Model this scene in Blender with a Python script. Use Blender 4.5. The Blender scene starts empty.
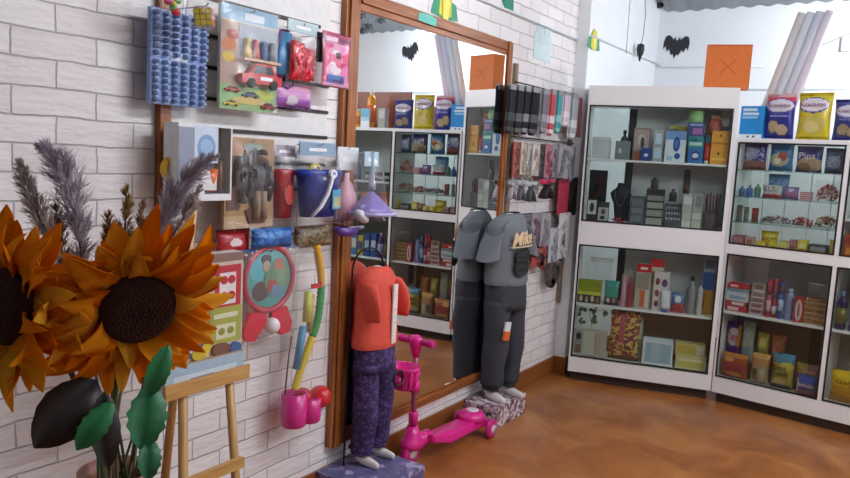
# Corner of a small variety shop: brick wall with hanging toys, a big mirror, two toddler
# mannequins, a scooter, and white glass-fronted display cabinets.
import bpy, bmesh, math, random
from mathutils import Vector, Matrix, noise
R = random.Random(7)
S = bpy.context.scene
COL = S.collection
pi = math.pi

# ------------------------------------------------------------------ materials
MATS = {}
def lin(h):
    h = h.lstrip('#'); o = []
    for i in (0, 2, 4):
        c = int(h[i:i+2], 16)/255
        o.append(c/12.92 if c <= .04045 else ((c+.055)/1.055)**2.4)
    return o
def new_mat(name):
    m = bpy.data.materials.new(name); m.use_nodes = True
    nt = m.node_tree; nt.nodes.clear()
    out = nt.nodes.new('ShaderNodeOutputMaterial')
    return m, nt, out
def M(hexc, rough=.5, metal=0.0, var=.06, scale=40, bump=0.0):
    k = (hexc, rough, metal, var, scale, bump)
    if k in MATS: return MATS[k]
    m, nt, out = new_mat('paint_' + hexc.strip('#'))
    N = nt.nodes.new; L = nt.links.new
    p = N('ShaderNodeBsdfPrincipled'); c = lin(hexc)
    tc = N('ShaderNodeTexCoord'); nz = N('ShaderNodeTexNoise'); nz.inputs['Scale'].default_value = scale
    L(tc.outputs['Object'], nz.inputs['Vector'])
    mx = N('ShaderNodeMix'); mx.data_type = 'RGBA'
    mx.inputs[6].default_value = (*[max(0, x*(1-var*2)) for x in c], 1)
    mx.inputs[7].default_value = (*[min(1, x*(1+var*2)) for x in c], 1)
    L(nz.outputs['Fac'], mx.inputs[0]); L(mx.outputs[2], p.inputs['Base Color'])
    p.inputs['Roughness'].default_value = rough; p.inputs['Metallic'].default_value = metal
    if bump:
        b = N('ShaderNodeBump'); b.inputs['Strength'].default_value = bump; b.inputs['Distance'].default_value = .004
        L(nz.outputs['Fac'], b.inputs['Height']); L(b.outputs['Normal'], p.inputs['Normal'])
    L(p.outputs['BSDF'], out.inputs['Surface'])
    MATS[k] = m; return m
def film_mat(name, tint='ffffff', base=.06, rough=.12, ior=1.35, haze=0.0):
    m, nt, out = new_mat(name); N = nt.nodes.new; L = nt.links.new
    t = N('ShaderNodeBsdfTransparent'); t.inputs['Color'].default_value = (*lin(tint), 1)
    g = N('ShaderNodeBsdfGlossy'); g.inputs['Roughness'].default_value = rough
    fr = N('ShaderNodeMath'); fr.operation = 'POWER'; fr.inputs[1].default_value = 5; lw = N('ShaderNodeLayerWeight'); lw.inputs['Blend'].default_value = .5; L(lw.outputs['Facing'], fr.inputs[0])
    nz = N('ShaderNodeTexNoise'); nz.inputs['Scale'].default_value = 45; tc = N('ShaderNodeTexCoord')
    L(tc.outputs['Object'], nz.inputs['Vector'])
    if rough > .05:
        b = N('ShaderNodeBump'); b.inputs['Strength'].default_value = .8; b.inputs['Distance'].default_value = .008
        L(nz.outputs['Fac'], b.inputs['Height']); L(b.outputs['Normal'], g.inputs['Normal'])
    ad = N('ShaderNodeMath'); ad.operation = 'MULTIPLY_ADD'; ad.inputs[1].default_value = .6; ad.inputs[2].default_value = base + (ior-1)**2/(ior+1)**2; ad.use_clamp = True
    L(fr.outputs[0], ad.inputs[0])
    mx = N('ShaderNodeMixShader'); L(ad.outputs[0], mx.inputs[0]); L(t.outputs[0], mx.inputs[1]); L(g.outputs[0], mx.inputs[2])
    last = mx
    if haze:
        d = N('ShaderNodeBsdfDiffuse'); d.inputs['Color'].default_value = (.8, .8, .82, 1)
        m2 = N('ShaderNodeMixShader'); m2.inputs[0].default_value = haze
        L(mx.outputs[0], m2.inputs[1]); L(d.outputs[0], m2.inputs[2]); last = m2
    L(last.outputs[0], out.inputs['Surface']); return m
FILM = film_mat('clear_plastic_film', base=.035, haze=.03)
PINKFILM = film_mat('pink_plastic_film', tint='f6b8cc', base=.035, haze=.03)
PANE = film_mat('cabinet_glass', tint='f2f6f4', base=.012, rough=.02, ior=1.35)
SHELFGLASS = film_mat('shelf_glass', tint='d8e8e2', base=.03, rough=.03, ior=1.4)
MILKY = film_mat('milky_plastic', tint='f6f6fa', base=.03, haze=.45)

def brick_mat():
    m, nt, out = new_mat('whitewashed_brick'); N = nt.nodes.new; L = nt.links.new
    p = N('ShaderNodeBsdfPrincipled'); tc = N('ShaderNodeTexCoord')
    sp = N('ShaderNodeSeparateXYZ'); cb = N('ShaderNodeCombineXYZ'); L(tc.outputs['Object'], sp.inputs[0])
    a = N('ShaderNodeMath'); a.operation = 'ADD'; a.inputs[1].default_value = 10.082; L(sp.outputs['Y'], a.inputs[0])
    b = N('ShaderNodeMath'); b.operation = 'ADD'; b.inputs[1].default_value = 1.5 - .0585; L(sp.outputs['Z'], b.inputs[0])
    L(a.outputs[0], cb.inputs['X']); L(b.outputs[0], cb.inputs['Y'])
    wv = N('ShaderNodeTexNoise'); wv.inputs['Scale'].default_value = 9; wv.inputs['Detail'].default_value = 3; L(cb.outputs[0], wv.inputs['Vector'])
    sub = N('ShaderNodeVectorMath'); sub.operation = 'SUBTRACT'; sub.inputs[1].default_value = (.5, .5, .5); L(wv.outputs['Color'], sub.inputs[0])
    scl = N('ShaderNodeVectorMath'); scl.operation = 'SCALE'; scl.inputs['Scale'].default_value = .016; L(sub.outputs[0], scl.inputs[0])
    ad = N('ShaderNodeVectorMath'); L(cb.outputs[0], ad.inputs[0]); L(scl.outputs[0], ad.inputs[1])
    br = N('ShaderNodeTexBrick'); L(ad.outputs[0], br.inputs['Vector'])
    br.inputs['Scale'].default_value = 1; br.inputs['Brick Width'].default_value = .235; br.inputs['Row Height'].default_value = .0755
    br.inputs['Mortar Size'].default_value = .0035; br.inputs['Mortar Smooth'].default_value = .6; br.inputs['Bias'].default_value = -.2
    br.inputs['Color1'].default_value = (*lin('efebea'), 1); br.inputs['Color2'].default_value = (*lin('e2dcdc'), 1); br.inputs['Mortar'].default_value = (*lin('bfb9b8'), 1)
    L(br.outputs['Color'], p.inputs['Base Color']); p.inputs['Roughness'].default_value = .55
    rg = N('ShaderNodeTexNoise'); rg.inputs['Scale'].default_value = 26; rg.inputs['Detail'].default_value = 6
    mp = N('ShaderNodeMapping'); mp.inputs['Scale'].default_value = (.45, 1.6, 1); L(cb.outputs[0], mp.inputs[0]); L(mp.outputs[0], rg.inputs['Vector'])
    mu = N('ShaderNodeMath'); mu.operation = 'MULTIPLY_ADD'; mu.inputs[1].default_value = -1.1; L(br.outputs['Fac'], mu.inputs[0]); L(rg.outputs['Fac'], mu.inputs[2])
    bp = N('ShaderNodeBump'); bp.inputs['Strength'].default_value = .6; bp.inputs['Distance'].default_value = .011
    L(mu.outputs[0], bp.inputs['Height']); L(bp.outputs['Normal'], p.inputs['Normal']); L(p.outputs[0], out.inputs['Surface']); return m
def floor_mat():
    m, nt, out = new_mat('polished_brown_floor'); N = nt.nodes.new; L = nt.links.new
    p = N('ShaderNodeBsdfPrincipled'); tc = N('ShaderNodeTexCoord')
    n1 = N('ShaderNodeTexNoise'); n1.inputs['Scale'].default_value = 3.2; n1.inputs['Detail'].default_value = 7; n1.inputs['Roughness'].default_value = .62; n1.inputs['Distortion'].default_value = .7
    L(tc.outputs['Object'], n1.inputs['Vector'])
    rp = N('ShaderNodeValToRGB'); e = rp.color_ramp.elements
    e[0].position = .33; e[0].color = (*lin('8e5228'), 1); e[1].position = .7; e[1].color = (*lin('be8048'), 1)
    x = e.new(.5); x.color = (*lin('a66634'), 1)
    L(n1.outputs['Fac'], rp.inputs[0]); L(rp.outputs[0], p.inputs['Base Color'])
    n2 = N('ShaderNodeTexNoise'); n2.inputs['Scale'].default_value = 9; L(tc.outputs['Object'], n2.inputs['Vector'])
    mr = N('ShaderNodeMapRange'); mr.inputs['To Min'].default_value = .24; mr.inputs['To Max'].default_value = .38; L(n2.outputs['Fac'], mr.inputs[0]); L(mr.outputs[0], p.inputs['Roughness'])
    L(p.outputs[0], out.inputs['Surface']); return m
def wood_mat(name, c0, c1, axis='Z', rough=.4, sc=14):
    k = (name, axis)
    if k in MATS: return MATS[k]
    m, nt, out = new_mat(name); N = nt.nodes.new; L = nt.links.new
    p = N('ShaderNodeBsdfPrincipled'); tc = N('ShaderNodeTexCoord'); mp = N('ShaderNodeMapping')
    s = {'X': (.08, 1, 1), 'Y': (1, .08, 1), 'Z': (1, 1, .08)}[axis]; mp.inputs['Scale'].default_value = s
    nz = N('ShaderNodeTexNoise'); nz.inputs['Scale'].default_value = sc*4; nz.inputs['Detail'].default_value = 5
    L(tc.outputs['Object'], mp.inputs[0]); L(mp.outputs[0], nz.inputs['Vector'])
    rp = N('ShaderNodeValToRGB'); e = rp.color_ramp.elements
    e[0].position = .35; e[0].color = (*lin(c0), 1); e[1].position = .65; e[1].color = (*lin(c1), 1)
    L(nz.outputs['Fac'], rp.inputs[0]); L(rp.outputs[0], p.inputs['Base Color']); p.inputs['Roughness'].default_value = rough
    L(p.outputs[0], out.inputs['Surface']); MATS[k] = m; return m
def speckle_mat(name, cols, scale=60, rough=.5, kind='voronoi'):
    """printed pattern: scattered blots of the listed colours"""
    if name in MATS: return MATS[name]
    m, nt, out = new_mat(name); N = nt.nodes.new; L = nt.links.new
    p = N('ShaderNodeBsdfPrincipled'); tc = N('ShaderNodeTexCoord')
    if kind == 'voronoi':
        v = N('ShaderNodeTexVoronoi'); v.inputs['Scale'].default_value = scale; L(tc.outputs['Object'], v.inputs['Vector'])
        sp = N('ShaderNodeSeparateColor'); L(v.outputs['Color'], sp.inputs[0]); src = sp.outputs[0]
    else:
        v = N('ShaderNodeTexNoise'); v.inputs['Scale'].default_value = scale; v.inputs['Detail'].default_value = 2; L(tc.outputs['Object'], v.inputs['Vector'])
        mr = N('ShaderNodeMapRange'); mr.inputs['From Min'].default_value = .3; mr.inputs['From Max'].default_value = .7; L(v.outputs['Fac'], mr.inputs[0]); src = mr.outputs[0]
    rp = N('ShaderNodeValToRGB'); rp.color_ramp.interpolation = 'CONSTANT'; e = rp.color_ramp.elements
    n = len(cols); e[0].color = (*lin(cols[0]), 1); e[0].position = 0; e[1].color = (*lin(cols[-1]), 1); e[1].position = (n-1)/n
    for i in range(1, n-1):
        x = e.new(i/n); x.color = (*lin(cols[i]), 1)
    L(src, rp.inputs[0]); L(rp.outputs[0], p.inputs['Base Color']); p.inputs['Roughness'].default_value = rough
    L(p.outputs[0], out.inputs['Surface']); MATS[name] = m; return m
def emit_mat(name, col, s):
    m, nt, out = new_mat(name); e = nt.nodes.new('ShaderNodeEmission'); e.inputs[0].default_value = (*lin(col), 1); e.inputs[1].default_value = s
    nt.links.new(e.outputs[0], out.inputs[0]); return m
def mirror_mat():
    m, nt, out = new_mat('mirror_silver'); N = nt.nodes.new
    p = N('ShaderNodeBsdfPrincipled'); nz = N('ShaderNodeTexNoise'); nz.inputs['Scale'].default_value = 3
    mr = N('ShaderNodeMapRange'); mr.inputs['To Min'].default_value = .004; mr.inputs['To Max'].default_value = .012
    nt.links.new(nz.outputs['Fac'], mr.inputs[0]); nt.links.new(mr.outputs[0], p.inputs['Roughness'])
    p.inputs['Base Color'].default_value = (.86, .88, .88, 1); p.inputs['Metallic'].default_value = 1
    nt.links.new(p.outputs[0], out.inputs[0]); return m
WHITE = M('f0efee', .35, 0, .01); BLACKF = M('17181a', .4); CHROME = M('b8bac0', .25, .9); DARKMETAL = M('3a332f', .4, .6)
PINE = wood_mat('pale_pine', 'b98a4c', 'd2a565'); OAK = wood_mat('varnished_orange_wood', '7d451a', 'a86530')
OAKY = wood_mat('varnished_orange_wood', '7d451a', 'a86530', 'Y'); REDWOOD = wood_mat('reddish_brown_board', '7a3415', '96481f', 'Z')

# ------------------------------------------------------------------ mesh helpers
def finish(name, bm, mats, parent=None, loc=None, smooth=False):
    me = bpy.data.meshes.new(name); bm.normal_update(); bm.to_mesh(me); bm.free()
    if not isinstance(mats, (list, tuple)): mats = [mats]
    for m in mats: me.materials.append(m)
    if smooth:
        for p in me.polygons: p.use_smooth = True
    o = bpy.data.objects.new(name, me); COL.objects.link(o)
    if parent: o.parent = parent
    if loc is not None: o.location = loc
    return o
def B(): return bmesh.new()
def box(bm, a, b, mi=0, bev=0.0):
    t = bmesh.new(); bmesh.ops.create_cube(t, size=1)
    for v in t.verts:
        v.co = Vector([(a[i]+b[i])/2 + v.co[i]*(b[i]-a[i]) for i in range(3)])
    if bev: bmesh.ops.bevel(t, geom=t.edges[:], offset=bev, segments=2, affect='EDGES', profile=.6)
    join(bm, t, mi)
def join(bm, t, mi=None):
    vm = {v: bm.verts.new(v.co) for v in t.verts}
    for f in t.faces:
        try: g = bm.faces.new([vm[v] for v in f.verts])
        except ValueError: continue
        g.material_index = f.material_index if mi is None else mi; g.smooth = f.smooth
    t.free()
def ring_faces(bm, rings, mi=0, close=True, cap0=True, cap1=True, smooth=True):
    n = len(rings[0])
    for i in range(len(rings)-1):
        m_ = mi[i] if isinstance(mi, (list, tuple)) else mi
        for j in range(n if close else n-1):
            k = (j+1) % n
            try:
                f = bm.faces.new((rings[i][j], rings[i][k], rings[i+1][k], rings[i+1][j])); f.material_index = m_; f.smooth = smooth
            except ValueError: pass
    for c, r in ((cap0, rings[0][::-1]), (cap1, rings[-1])):
        if c:
            try: f = bm.faces.new(r); f.material_index = (mi[0] if c is cap0 and isinstance(mi, (list, tuple)) else (mi[-1] if isinstance(mi, (list, tuple)) else mi))
            except ValueError: pass
def tube(bm, pts, r, seg=8, mi=0, flat=1.0):
    pts = [Vector(p) for p in pts]; n = len(pts)
    rs = r if isinstance(r, (list, tuple)) else [r]*n
    rings = []; up = None
    for i, p in enumerate(pts):
        t = (pts[min(i+1, n-1)] - pts[max(i-1, 0)]).normalized()
        if up is None:
            up = Vector((0, 0, 1)) if abs(t.z) < .9 else Vector((1, 0, 0))
        u = (up - t*up.dot(t)).normalized(); v = t.cross(u); up = u
        rings.append([bm.verts.new(p + rs[i]*(math.cos(a)*u*flat + math.sin(a)*v)) for a in [2*pi*j/seg for j in range(seg)]])
    ring_faces(bm, rings, mi)
def lathe(bm, prof, c=(0, 0, 0), seg=20, mi=0, sy=1.0):
    rings = [[bm.verts.new((c[0]+max(r, 1e-4)*math.cos(a), c[1]+sy*max(r, 1e-4)*math.sin(a), c[2]+z)) for a in [2*pi*j/seg for j in range(seg)]] for r, z in prof]
    ring_faces(bm, rings, mi)
def loft(bm, rings, mi=0, seg=20, cap0=True, cap1=True):
    """rings: (centre, half x, half y) ellipses in a horizontal plane, or (centre, hx, hy, tilt_y)"""
    out = []
    for rg in rings:
        c = Vector(rg[0]); q = Matrix.Rotation(rg[3], 3, 'Y') if len(rg) > 3 else Matrix.Identity(3)
        out.append([bm.verts.new(c + q @ Vector((rg[1]*math.cos(a), rg[2]*math.sin(a), 0))) for a in [2*pi*j/seg for j in range(seg)]])
    ring_faces(bm, out, mi, cap0=cap0, cap1=cap1)
def prism(bm, outl, y0, y1, mi=0):
    """outline of (x, z) extruded from y0 to y1"""
    a = [bm.verts.new((x, y0, z)) for x, z in outl]; b = [bm.verts.new((x, y1, z)) for x, z in outl]
    n = len(outl)
    f = bm.faces.new(a); f.material_index = mi; f = bm.faces.new(b[::-1]); f.material_index = mi
    for i in range(n):
        f = bm.faces.new((a[i], b[i], b[(i+1) % n], a[(i+1) % n])); f.material_index = mi
    bmesh.ops.recalc_face_normals(bm, faces=bm.faces[:])
def ell(cx, cz, rx, rz, n=20): return [(cx+rx*math.cos(2*pi*i/n), cz+rz*math.sin(2*pi*i/n)) for i in range(n)]
def text(s, size, m, parent, loc, name='lettering', width=None, shear=0.0, rot=(pi/2, 0, 0), ext=.0006, offset=0.0):
    cu = bpy.data.curves.new('t', 'FONT'); cu.body = s; cu.size = size; cu.align_x = 'CENTER'; cu.align_y = 'CENTER'; cu.extrude = ext; cu.shear = shear; cu.resolution_u = 3; cu.offset = offset
    o = bpy.data.objects.new('t', cu); COL.objects.link(o); bpy.context.view_layer.update()
    me = bpy.data.meshes.new_from_object(o.evaluated_get(bpy.context.evaluated_depsgraph_get()))
    bpy.data.objects.remove(o); bpy.data.curves.remove(cu)
    me.materials.clear(); me.materials.append(m); me.name = name
    if width:
        xs = [v.co.x for v in me.vertices]; k = width/(max(xs)-min(xs))
        for v in me.vertices: v.co.x *= k
    t = bpy.data.objects.new(name, me); COL.objects.link(t); t.parent = parent; t.location = loc; t.rotation_euler = rot
    return t
# ------------------------------------------------------------------ things
def tag(o, label, cat, group=None, kind=None):
    o['label'] = label; o['category'] = cat
    if group: o['group'] = group
    if kind: o['kind'] = kind
    return o
def struct(o): o['kind'] = 'structure'; return o
def thing(name, label, cat, loc=(0, 0, 0), rz=0, group=None):
    o = bpy.data.objects.new(name, None); COL.objects.link(o); o.empty_display_size = .05
    o.location = loc; o.rotation_euler = (0, 0, rz); return tag(o, label, cat, group)
def collapse(r):
    """a thing that turned out to be a single mesh becomes that mesh"""
    ch = [c for c in r.children]
    if len(ch) == 1 and not ch[0].children:
        c = ch[0]; nm = r.name.split('.')[0]
        loc = r.matrix_basis @ c.location; rz = r.rotation_euler.z
        c.parent = None; c.location = loc; c.rotation_euler = (c.rotation_euler.x, c.rotation_euler.y, c.rotation_euler.z+rz)
        for k in ('label', 'category', 'group', 'kind'):
            if k in r: c[k] = r[k]
        bpy.data.objects.remove(r); c.name = nm; return c
    return r
A1, A2 = math.radians(15.4), math.radians(-6.4)
FRAMES = {'C1': (Vector((.158, 4.495, 0)), A1), 'C2': (Vector((1.055, 4.724, 0)), A2), 'L': (Vector((0, 0, 0)), pi/2)}
def place(fr, s, z, dy):
    O, a = FRAMES[fr]
    return O + s*Vector((math.cos(a), math.sin(a), 0)) + dy*Vector((-math.sin(a), math.cos(a), 0)) + Vector((0, 0, z)), a
def item(fr, name, label, cat, s, z, w, h, dy, d, builder, group=None, tilt=0, turn=0, **kw):
    loc, a = place(fr, s, z, dy)
    r = thing(name, label, cat, loc, a+turn, group)
    builder(r, w, d, h, **kw)
    r = collapse(r)
    if tilt: r.rotation_euler.y = tilt
    return r

# ---- builders: base centre at the origin, front at y = 0 facing -y, body behind it up to y = d
def layers(bm, mats, w, h, marks, y=0.0):
    """printed marks on a front face as paper thin raised shapes: ('r',u0,v0,u1,v1,hex) or ('e',cu,cv,ru,rv,hex)"""
    for i, k in enumerate(marks):
        yy = y - .0004*(i+1)
        mats.append(M(k[5], .45)); mi = len(mats)-1
        if k[0] == 'n':
            for q in range(34):
                u, v = R.uniform(k[1]+.04, k[3]-.04), R.uniform(k[2]+.05, k[4]-.05); prism(bm, ell(w*(u-.5), h*v, w*.02, h*.035, 7), yy, y+.0005, mi)
            continue
        if k[0] == 'r': box(bm, (w*(k[1]-.5), yy, h*k[2]), (w*(k[3]-.5), y+.0005, h*k[4]), mi)
        else: prism(bm, ell(w*(k[1]-.5), h*k[2], w*k[3], h*k[4], 18), yy, y+.0005, mi)
def carton(r, w, d, h, c='ffffff', marks=(), words=None, lid=None, mat=None, rough=.45, part='carton_body'):
    bm = B(); mats = [mat or M(c, rough)]
    top = h - (.0 if not lid else min(.02, h*.15))
    box(bm, (-w/2, 0, 0), (w/2, d, top), 0, min(.002, w*.05, h*.1)); layers(bm, mats, w, h, marks)
    o = finish(part, bm, mats, r)
    if lid:
        b2 = B(); box(b2, (-w/2-.001, -.001, top), (w/2+.001, d+.001, h), 0, .002); finish('lid', b2, M(lid, rough), r)
    if words: put_words(o, w, h, words)
    return o
def put_words(r, w, h, words):
    for (s, u, v, wd, ht, col) in words:
        text(s, h*ht, M(col, .4), r, (w*(u-.5), -.004, h*v), width=w*wd, ext=.0008)
def pillow_grid(w, h, d, nu, nv, seal=.07, puff=.45, seed=0, wr=.12):
    """front and back surfaces of a filled bag"""
    def P(u, v, side):
        vv = min(max((v-seal)/(1-2*seal), 0), 1)
        t = (max(0, 1-(2*u-1)**4)**.6)*(max(0, 4*vv*(1-vv))**puff)
        n = noise.noise(Vector((u*4+seed, v*5, side*3)))*wr
        t = max(0, t*(1+n))
        pin = 1-.06*math.sin(pi*v)
        return Vector((w*(u-.5)*pin, d/2+side*d/2*t*.96, h*v))
    return [[[P(i/nu, j/nv, s) for j in range(nv+1)] for i in range(nu+1)] for s in (-1, 1)]
def pouch(r, w, d, h, c='ffffff', marks=(), words=None, seal=.07, nu=22, nv=26, rough=.28, part='bag_body', puff=.45, mat=None):
    seed = R.random()*50; g = pillow_grid(w, h, d, nu, nv, seal, puff, seed)
    bm = B(); mats = [mat or M(c, rough)]; idx = []
    for k in marks: mats.append(M(k[5], rough)); idx.append(len(mats)-1)
    def pick(u, v):
        m = 0
        for k, i in zip(marks, idx):
            if k[0] == 'r' and k[1] <= u <= k[3] and k[2] <= v <= k[4]: m = i
            elif k[0] == 'e' and ((u-k[1])/k[3])**2+((v-k[2])/k[4])**2 <= 1: m = i
            elif k[0] == 'n' and k[1] <= u <= k[3] and k[2] <= v <= k[4] and noise.noise(Vector((u*14+seed, v*14*h/w, 1.5))) > .12: m = i
        return m
    for si, s in enumerate((-1, 1)):
        V = [[bm.verts.new(p) for p in colm] for colm in g[si]]
        for i in range(nu):
            for j in range(nv):
                q = (V[i][j], V[i+1][j], V[i+1][j+1], V[i][j+1])
                f = bm.faces.new(q if s < 0 else q[::-1]); f.material_index = pick((i+.5)/nu, (j+.5)/nv); f.smooth = True
    bmesh.ops.remove_doubles(bm, verts=bm.verts[:], dist=.0002)
    o = finish(part, bm, mats, r)
    if words: put_words(o, w, h, words)
    return o
def film_bag(r, w, d, h, header=None, mat=None, headh=.12, cone=0.0, part='clear_bag'):
    g = pillow_grid(w, h, d, 12, 16, .04, .4, R.random()*50, .35); bm = B()
    for si, s in enumerate((-1, 1)):
        V = [[bm.verts.new((p.x*(1-cone*p.z/h), p.y, p.z)) for p in colm] for colm in g[si]]
        for i in range(12):
            for j in range(16):
                q = (V[i][j], V[i+1][j], V[i+1][j+1], V[i][j+1]); f = bm.faces.new(q if s < 0 else q[::-1]); f.smooth = True
    o = finish(part, bm, mat or FILM, r)
    if header:
        b = B(); mats = [M(header, .5)]
        box(b, (-w*(1-cone)/2*.98, d/2-.003, h*(1-headh)), (w*(1-cone)/2*.98, d/2+.003, h+.002), 0, .001)
        layers(b, mats, w*.8*(1-cone), h, [('r', .2, 1-headh*.65, .8, 1-headh*.4, 'f4f4f4')], d/2-.003)
        finish('header_card', b, mats, o)
    return o
def lath(r, w, d, h, parts, seg=18, sy=None):
    """parts: (name, hex, [(r, z) as fractions], rough)"""
    sy = (d/w) if sy is None else sy
    for nm, c, prof, *ro in parts:
        bm = B(); lathe(bm, [(a*w/2, z*h) for a, z in prof], (0, d/2, 0), seg, 0, sy)
        m = c if not isinstance(c, str) else M(c, ro[0] if ro else .3)
        finish(nm, bm, m, r)
def bottle(r, w, d, h, c='888888', cap='222222', band=None, neck=.35, sh=.72, mat=None):
    ps = [('bottle_body', mat or c, [(.0, 0), (.92, 0), (1, .03), (1, sh-.08), (.9, sh), (neck, sh+.1), (neck, .9), (0, .9)]),
          ('cap', cap, [(0, .87), (neck+.1, .87), (neck+.1, .985), (neck, 1), (0, 1)])]
    if band: ps.append(('label', band, [(1.0, sh*.2), (1.03, sh*.2), (1.03, sh*.75), (1.0, sh*.75)]))
    lath(r, w, d, h, ps)
def can(r, w, d, h, c='3355aa', bands=(), lid=None):
    ps = [('can_body', c, [(0, 0), (.97, 0), (1, .02), (1, .97), (0, .97)])]
    for (a, b, cc) in bands: ps.append(('label_band', cc, [(1, a), (1.015, a), (1.015, b), (1, b)]))
    ps.append(('lid', lid or c, [(0, .965), (1.03, .965), (1.03, .99), (1, 1), (0, 1)]))
    lath(r, w, d, h, ps)
def tubepack(r, w, d, h, c='bb2222', cap='eeeeee', marks=()):
    bm = B(); k = .16*h
    loft(bm, [((0, d/2, k), w*.42, d*.42), ((0, d/2, h*.3), w*.5, d*.45), ((0, d/2, h*.7), w*.5, d*.3), ((0, d/2, h), w*.5, d*.04)], 0, 16)
    finish('tube_body', bm, M(c, .3), r)
    b = B(); lathe(b, [(0, 0), (w*.36, 0), (w*.4, k*.9), (w*.3, k*1.02), (0, k*1.02)], (0, d/2, 0), 14, 0, d/w); finish('cap', b, M(cap, .4), r)
def blob(bm, c, s, mi=0, sub=1, el=(1, 1, 1), jit=.15):
    t = bmesh.new(); bmesh.ops.create_icosphere(t, subdivisions=sub, radius=1)
    q = Matrix.Rotation(R.random()*6, 3, Vector((R.random()-.5, R.random()-.5, R.random()-.5)))
    for v in t.verts: v.co = Vector(c) + q @ Vector([v.co[i]*s*el[i]*(1+R.uniform(-jit, jit)) for i in range(3)])
    for f in t.faces: f.smooth = sub > 1
    join(bm, t, mi)
def heap(r, w, d, h, cols=('cc3344',), n=60, gr=.012, part='candies', flat=.5, fillet=.35):
    s = gr; bm = B(); mats = [M(c, .3) for c in cols]
    nn = int(n)
    for i in range(nn):
        x = R.uniform(-.5, .5); y = R.uniform(.05, .95); top = h*(1-fillet*(2*x)**2)
        z = R.uniform(0, 1)**.7*max(0, top-s)+s*.55
        blob(bm, (x*(w-2*s), s+y*(d-2*s), z), s, R.randrange(len(mats)), 1, (1.1, .75, .6))
    zmin = min(v.co.z for v in bm.verts)
    for v in bm.verts: v.co.z -= zmin
    o = finish(part, bm, mats, r); o['kind'] = 'stuff'; return o
def candy_bag(r, w, d, h, cols=('cc3344',), n=70, gr=.012, header=None):
    heap(r, w*.86, d*.8, h*.84, cols, n, gr); r.children[-1].location = (0, d*.1, .002)
    film_bag(r, w, d, h, header)
# ---- builders for particular things
def bust(r, w, d, h):
    bm = B(); n = 14
    # flat backed neck and shoulders form
    prof = [(.0, .30), (.06, .42), (.2, .5), (.45, .62), (.6, .85), (.72, 1.0), (.8, .78), (.86, .5), (.94, .36), (1.0, .34)]
    rings = []
    for v, k in prof:
        rings.append([bm.verts.new((w/2*k*math.cos(a), d*.95 - d*.9*max(0, math.sin(a))*(.5+.5*k) if math.sin(a) > 0 else d*.95, h*v)) for a in [2*pi*j/n for j in range(n)]])
    ring_faces(bm, rings, 0); bmesh.ops.recalc_face_normals(bm, faces=bm.faces[:])
    finish('bust_form', bm, M('1d1e24', .75), r)
    b = B(); tube(b, [(w*.24*math.cos(t), d*.1-.002*abs(math.sin(t)), h*(.78-.36*abs(math.sin(t)))) for t in [pi*i/12 for i in range(13)]], .0012, 5); box(b, (-.004, d*.02, h*.39), (.004, d*.08, h*.43))
    finish('necklace', b, M('8d9096', .3, .8), r)
def lipstick_rack(r, w, d, h):
    bm = B()
    for k in range(4): box(bm, (-w/2, d*.22*k, 0), (w/2, d*.22*k+d*.2, h*(.25+.22*k)), 0)
    finish('rack_body', bm, M('5a585e', .25), r)
    for k in range(3):
        b = B()
        for i in range(6): lathe(b, [(0, 0), (w*.055, 0), (w*.055, h*.1), (0, h*.11)], (w*(-.41+.164*i), d*(.1+.22*k), h*(.25+.22*k)), 8)
        finish('lipstick_row', b, M('cfcfd2', .2, .5), r)
def pencil_cup(r, w, d, h):
    b = B(); lathe(b, [(0, 0), (w*.42, 0), (w*.46, h*.45), (w*.43, h*.45), (w*.4, .004), (0, .004)], (0, d/2, 0), 16, 0, d/w); finish('cup', b, film_tint(), r)
    for i in range(11):
        x = R.uniform(-.3, .3)*w; y = d/2+R.uniform(-.25, .25)*d; b = B()
        t = Vector((x*1.55+R.uniform(-.05, .05)*w, y, h*R.uniform(.8, 1)))
        tube(b, [(x, y, .006), t*.98, t], [.0042, .0042, .001], 7); finish('makeup_pencil', b, M(R.choice(['5a1c26', '3a161c', '702430', '8a3440', '22161a']), .35), r)
_ft = []
def film_tint():
    if not _ft: _ft.append(film_mat('rosy_clear_cup', tint='e8c4c8', base=.05, rough=.1, haze=.08))
    return _ft[0]
def leaf_mesh(bm, base, tip, wid, bend, mi=0, n=7, teeth=0.0, up=(0, 0, 1), th=.0006, taper=False):
    base = Vector(base); tip = Vector(tip); t = tip-base; L_ = t.length; t.normalize()
    up = Vector(up); s = t.cross(up)
    if s.length < .05: s = t.cross(Vector((1, 0, 0)))
    s.normalize(); nn = s.cross(t).normalized()
    rows = []
    for side in (1, -1):
        rw = []
        for i in range(n+1):
            f = i/n; wv = wid*(min(1, .45+f*2.2)*(1-f)**.6*1.1 if taper else 1)*(1 if taper else 1) if taper and 0 < i < n else wid*(1 if taper else math.sin(pi*min(1, f*.92+.06))**.8)*(1+teeth*(1 if i % 2 else -1)) if 0 < i < n else wid*.04
            c = base + t*L_*f + nn*bend*math.sin(pi*f)
            rw.append([bm.verts.new(c - s*wv + nn*(wv*.22+side*th)), bm.verts.new(c + nn*side*th), bm.verts.new(c + s*wv + nn*(wv*.22+side*th))])
        rows.append(rw)
    for k, rw in enumerate(rows):
        for i in range(n):
            for j in range(2):
                q = (rw[i][j], rw[i][j+1], rw[i+1][j+1], rw[i+1][j]); f = bm.faces.new(q if k == 0 else q[::-1]); f.material_index = mi; f.smooth = True
    for i in range(n):
        for j in (0, 2):
            f = bm.faces.new((rows[0][i][j], rows[0][i+1][j], rows[1][i+1][j], rows[1][i][j])); f.material_index = mi
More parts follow.
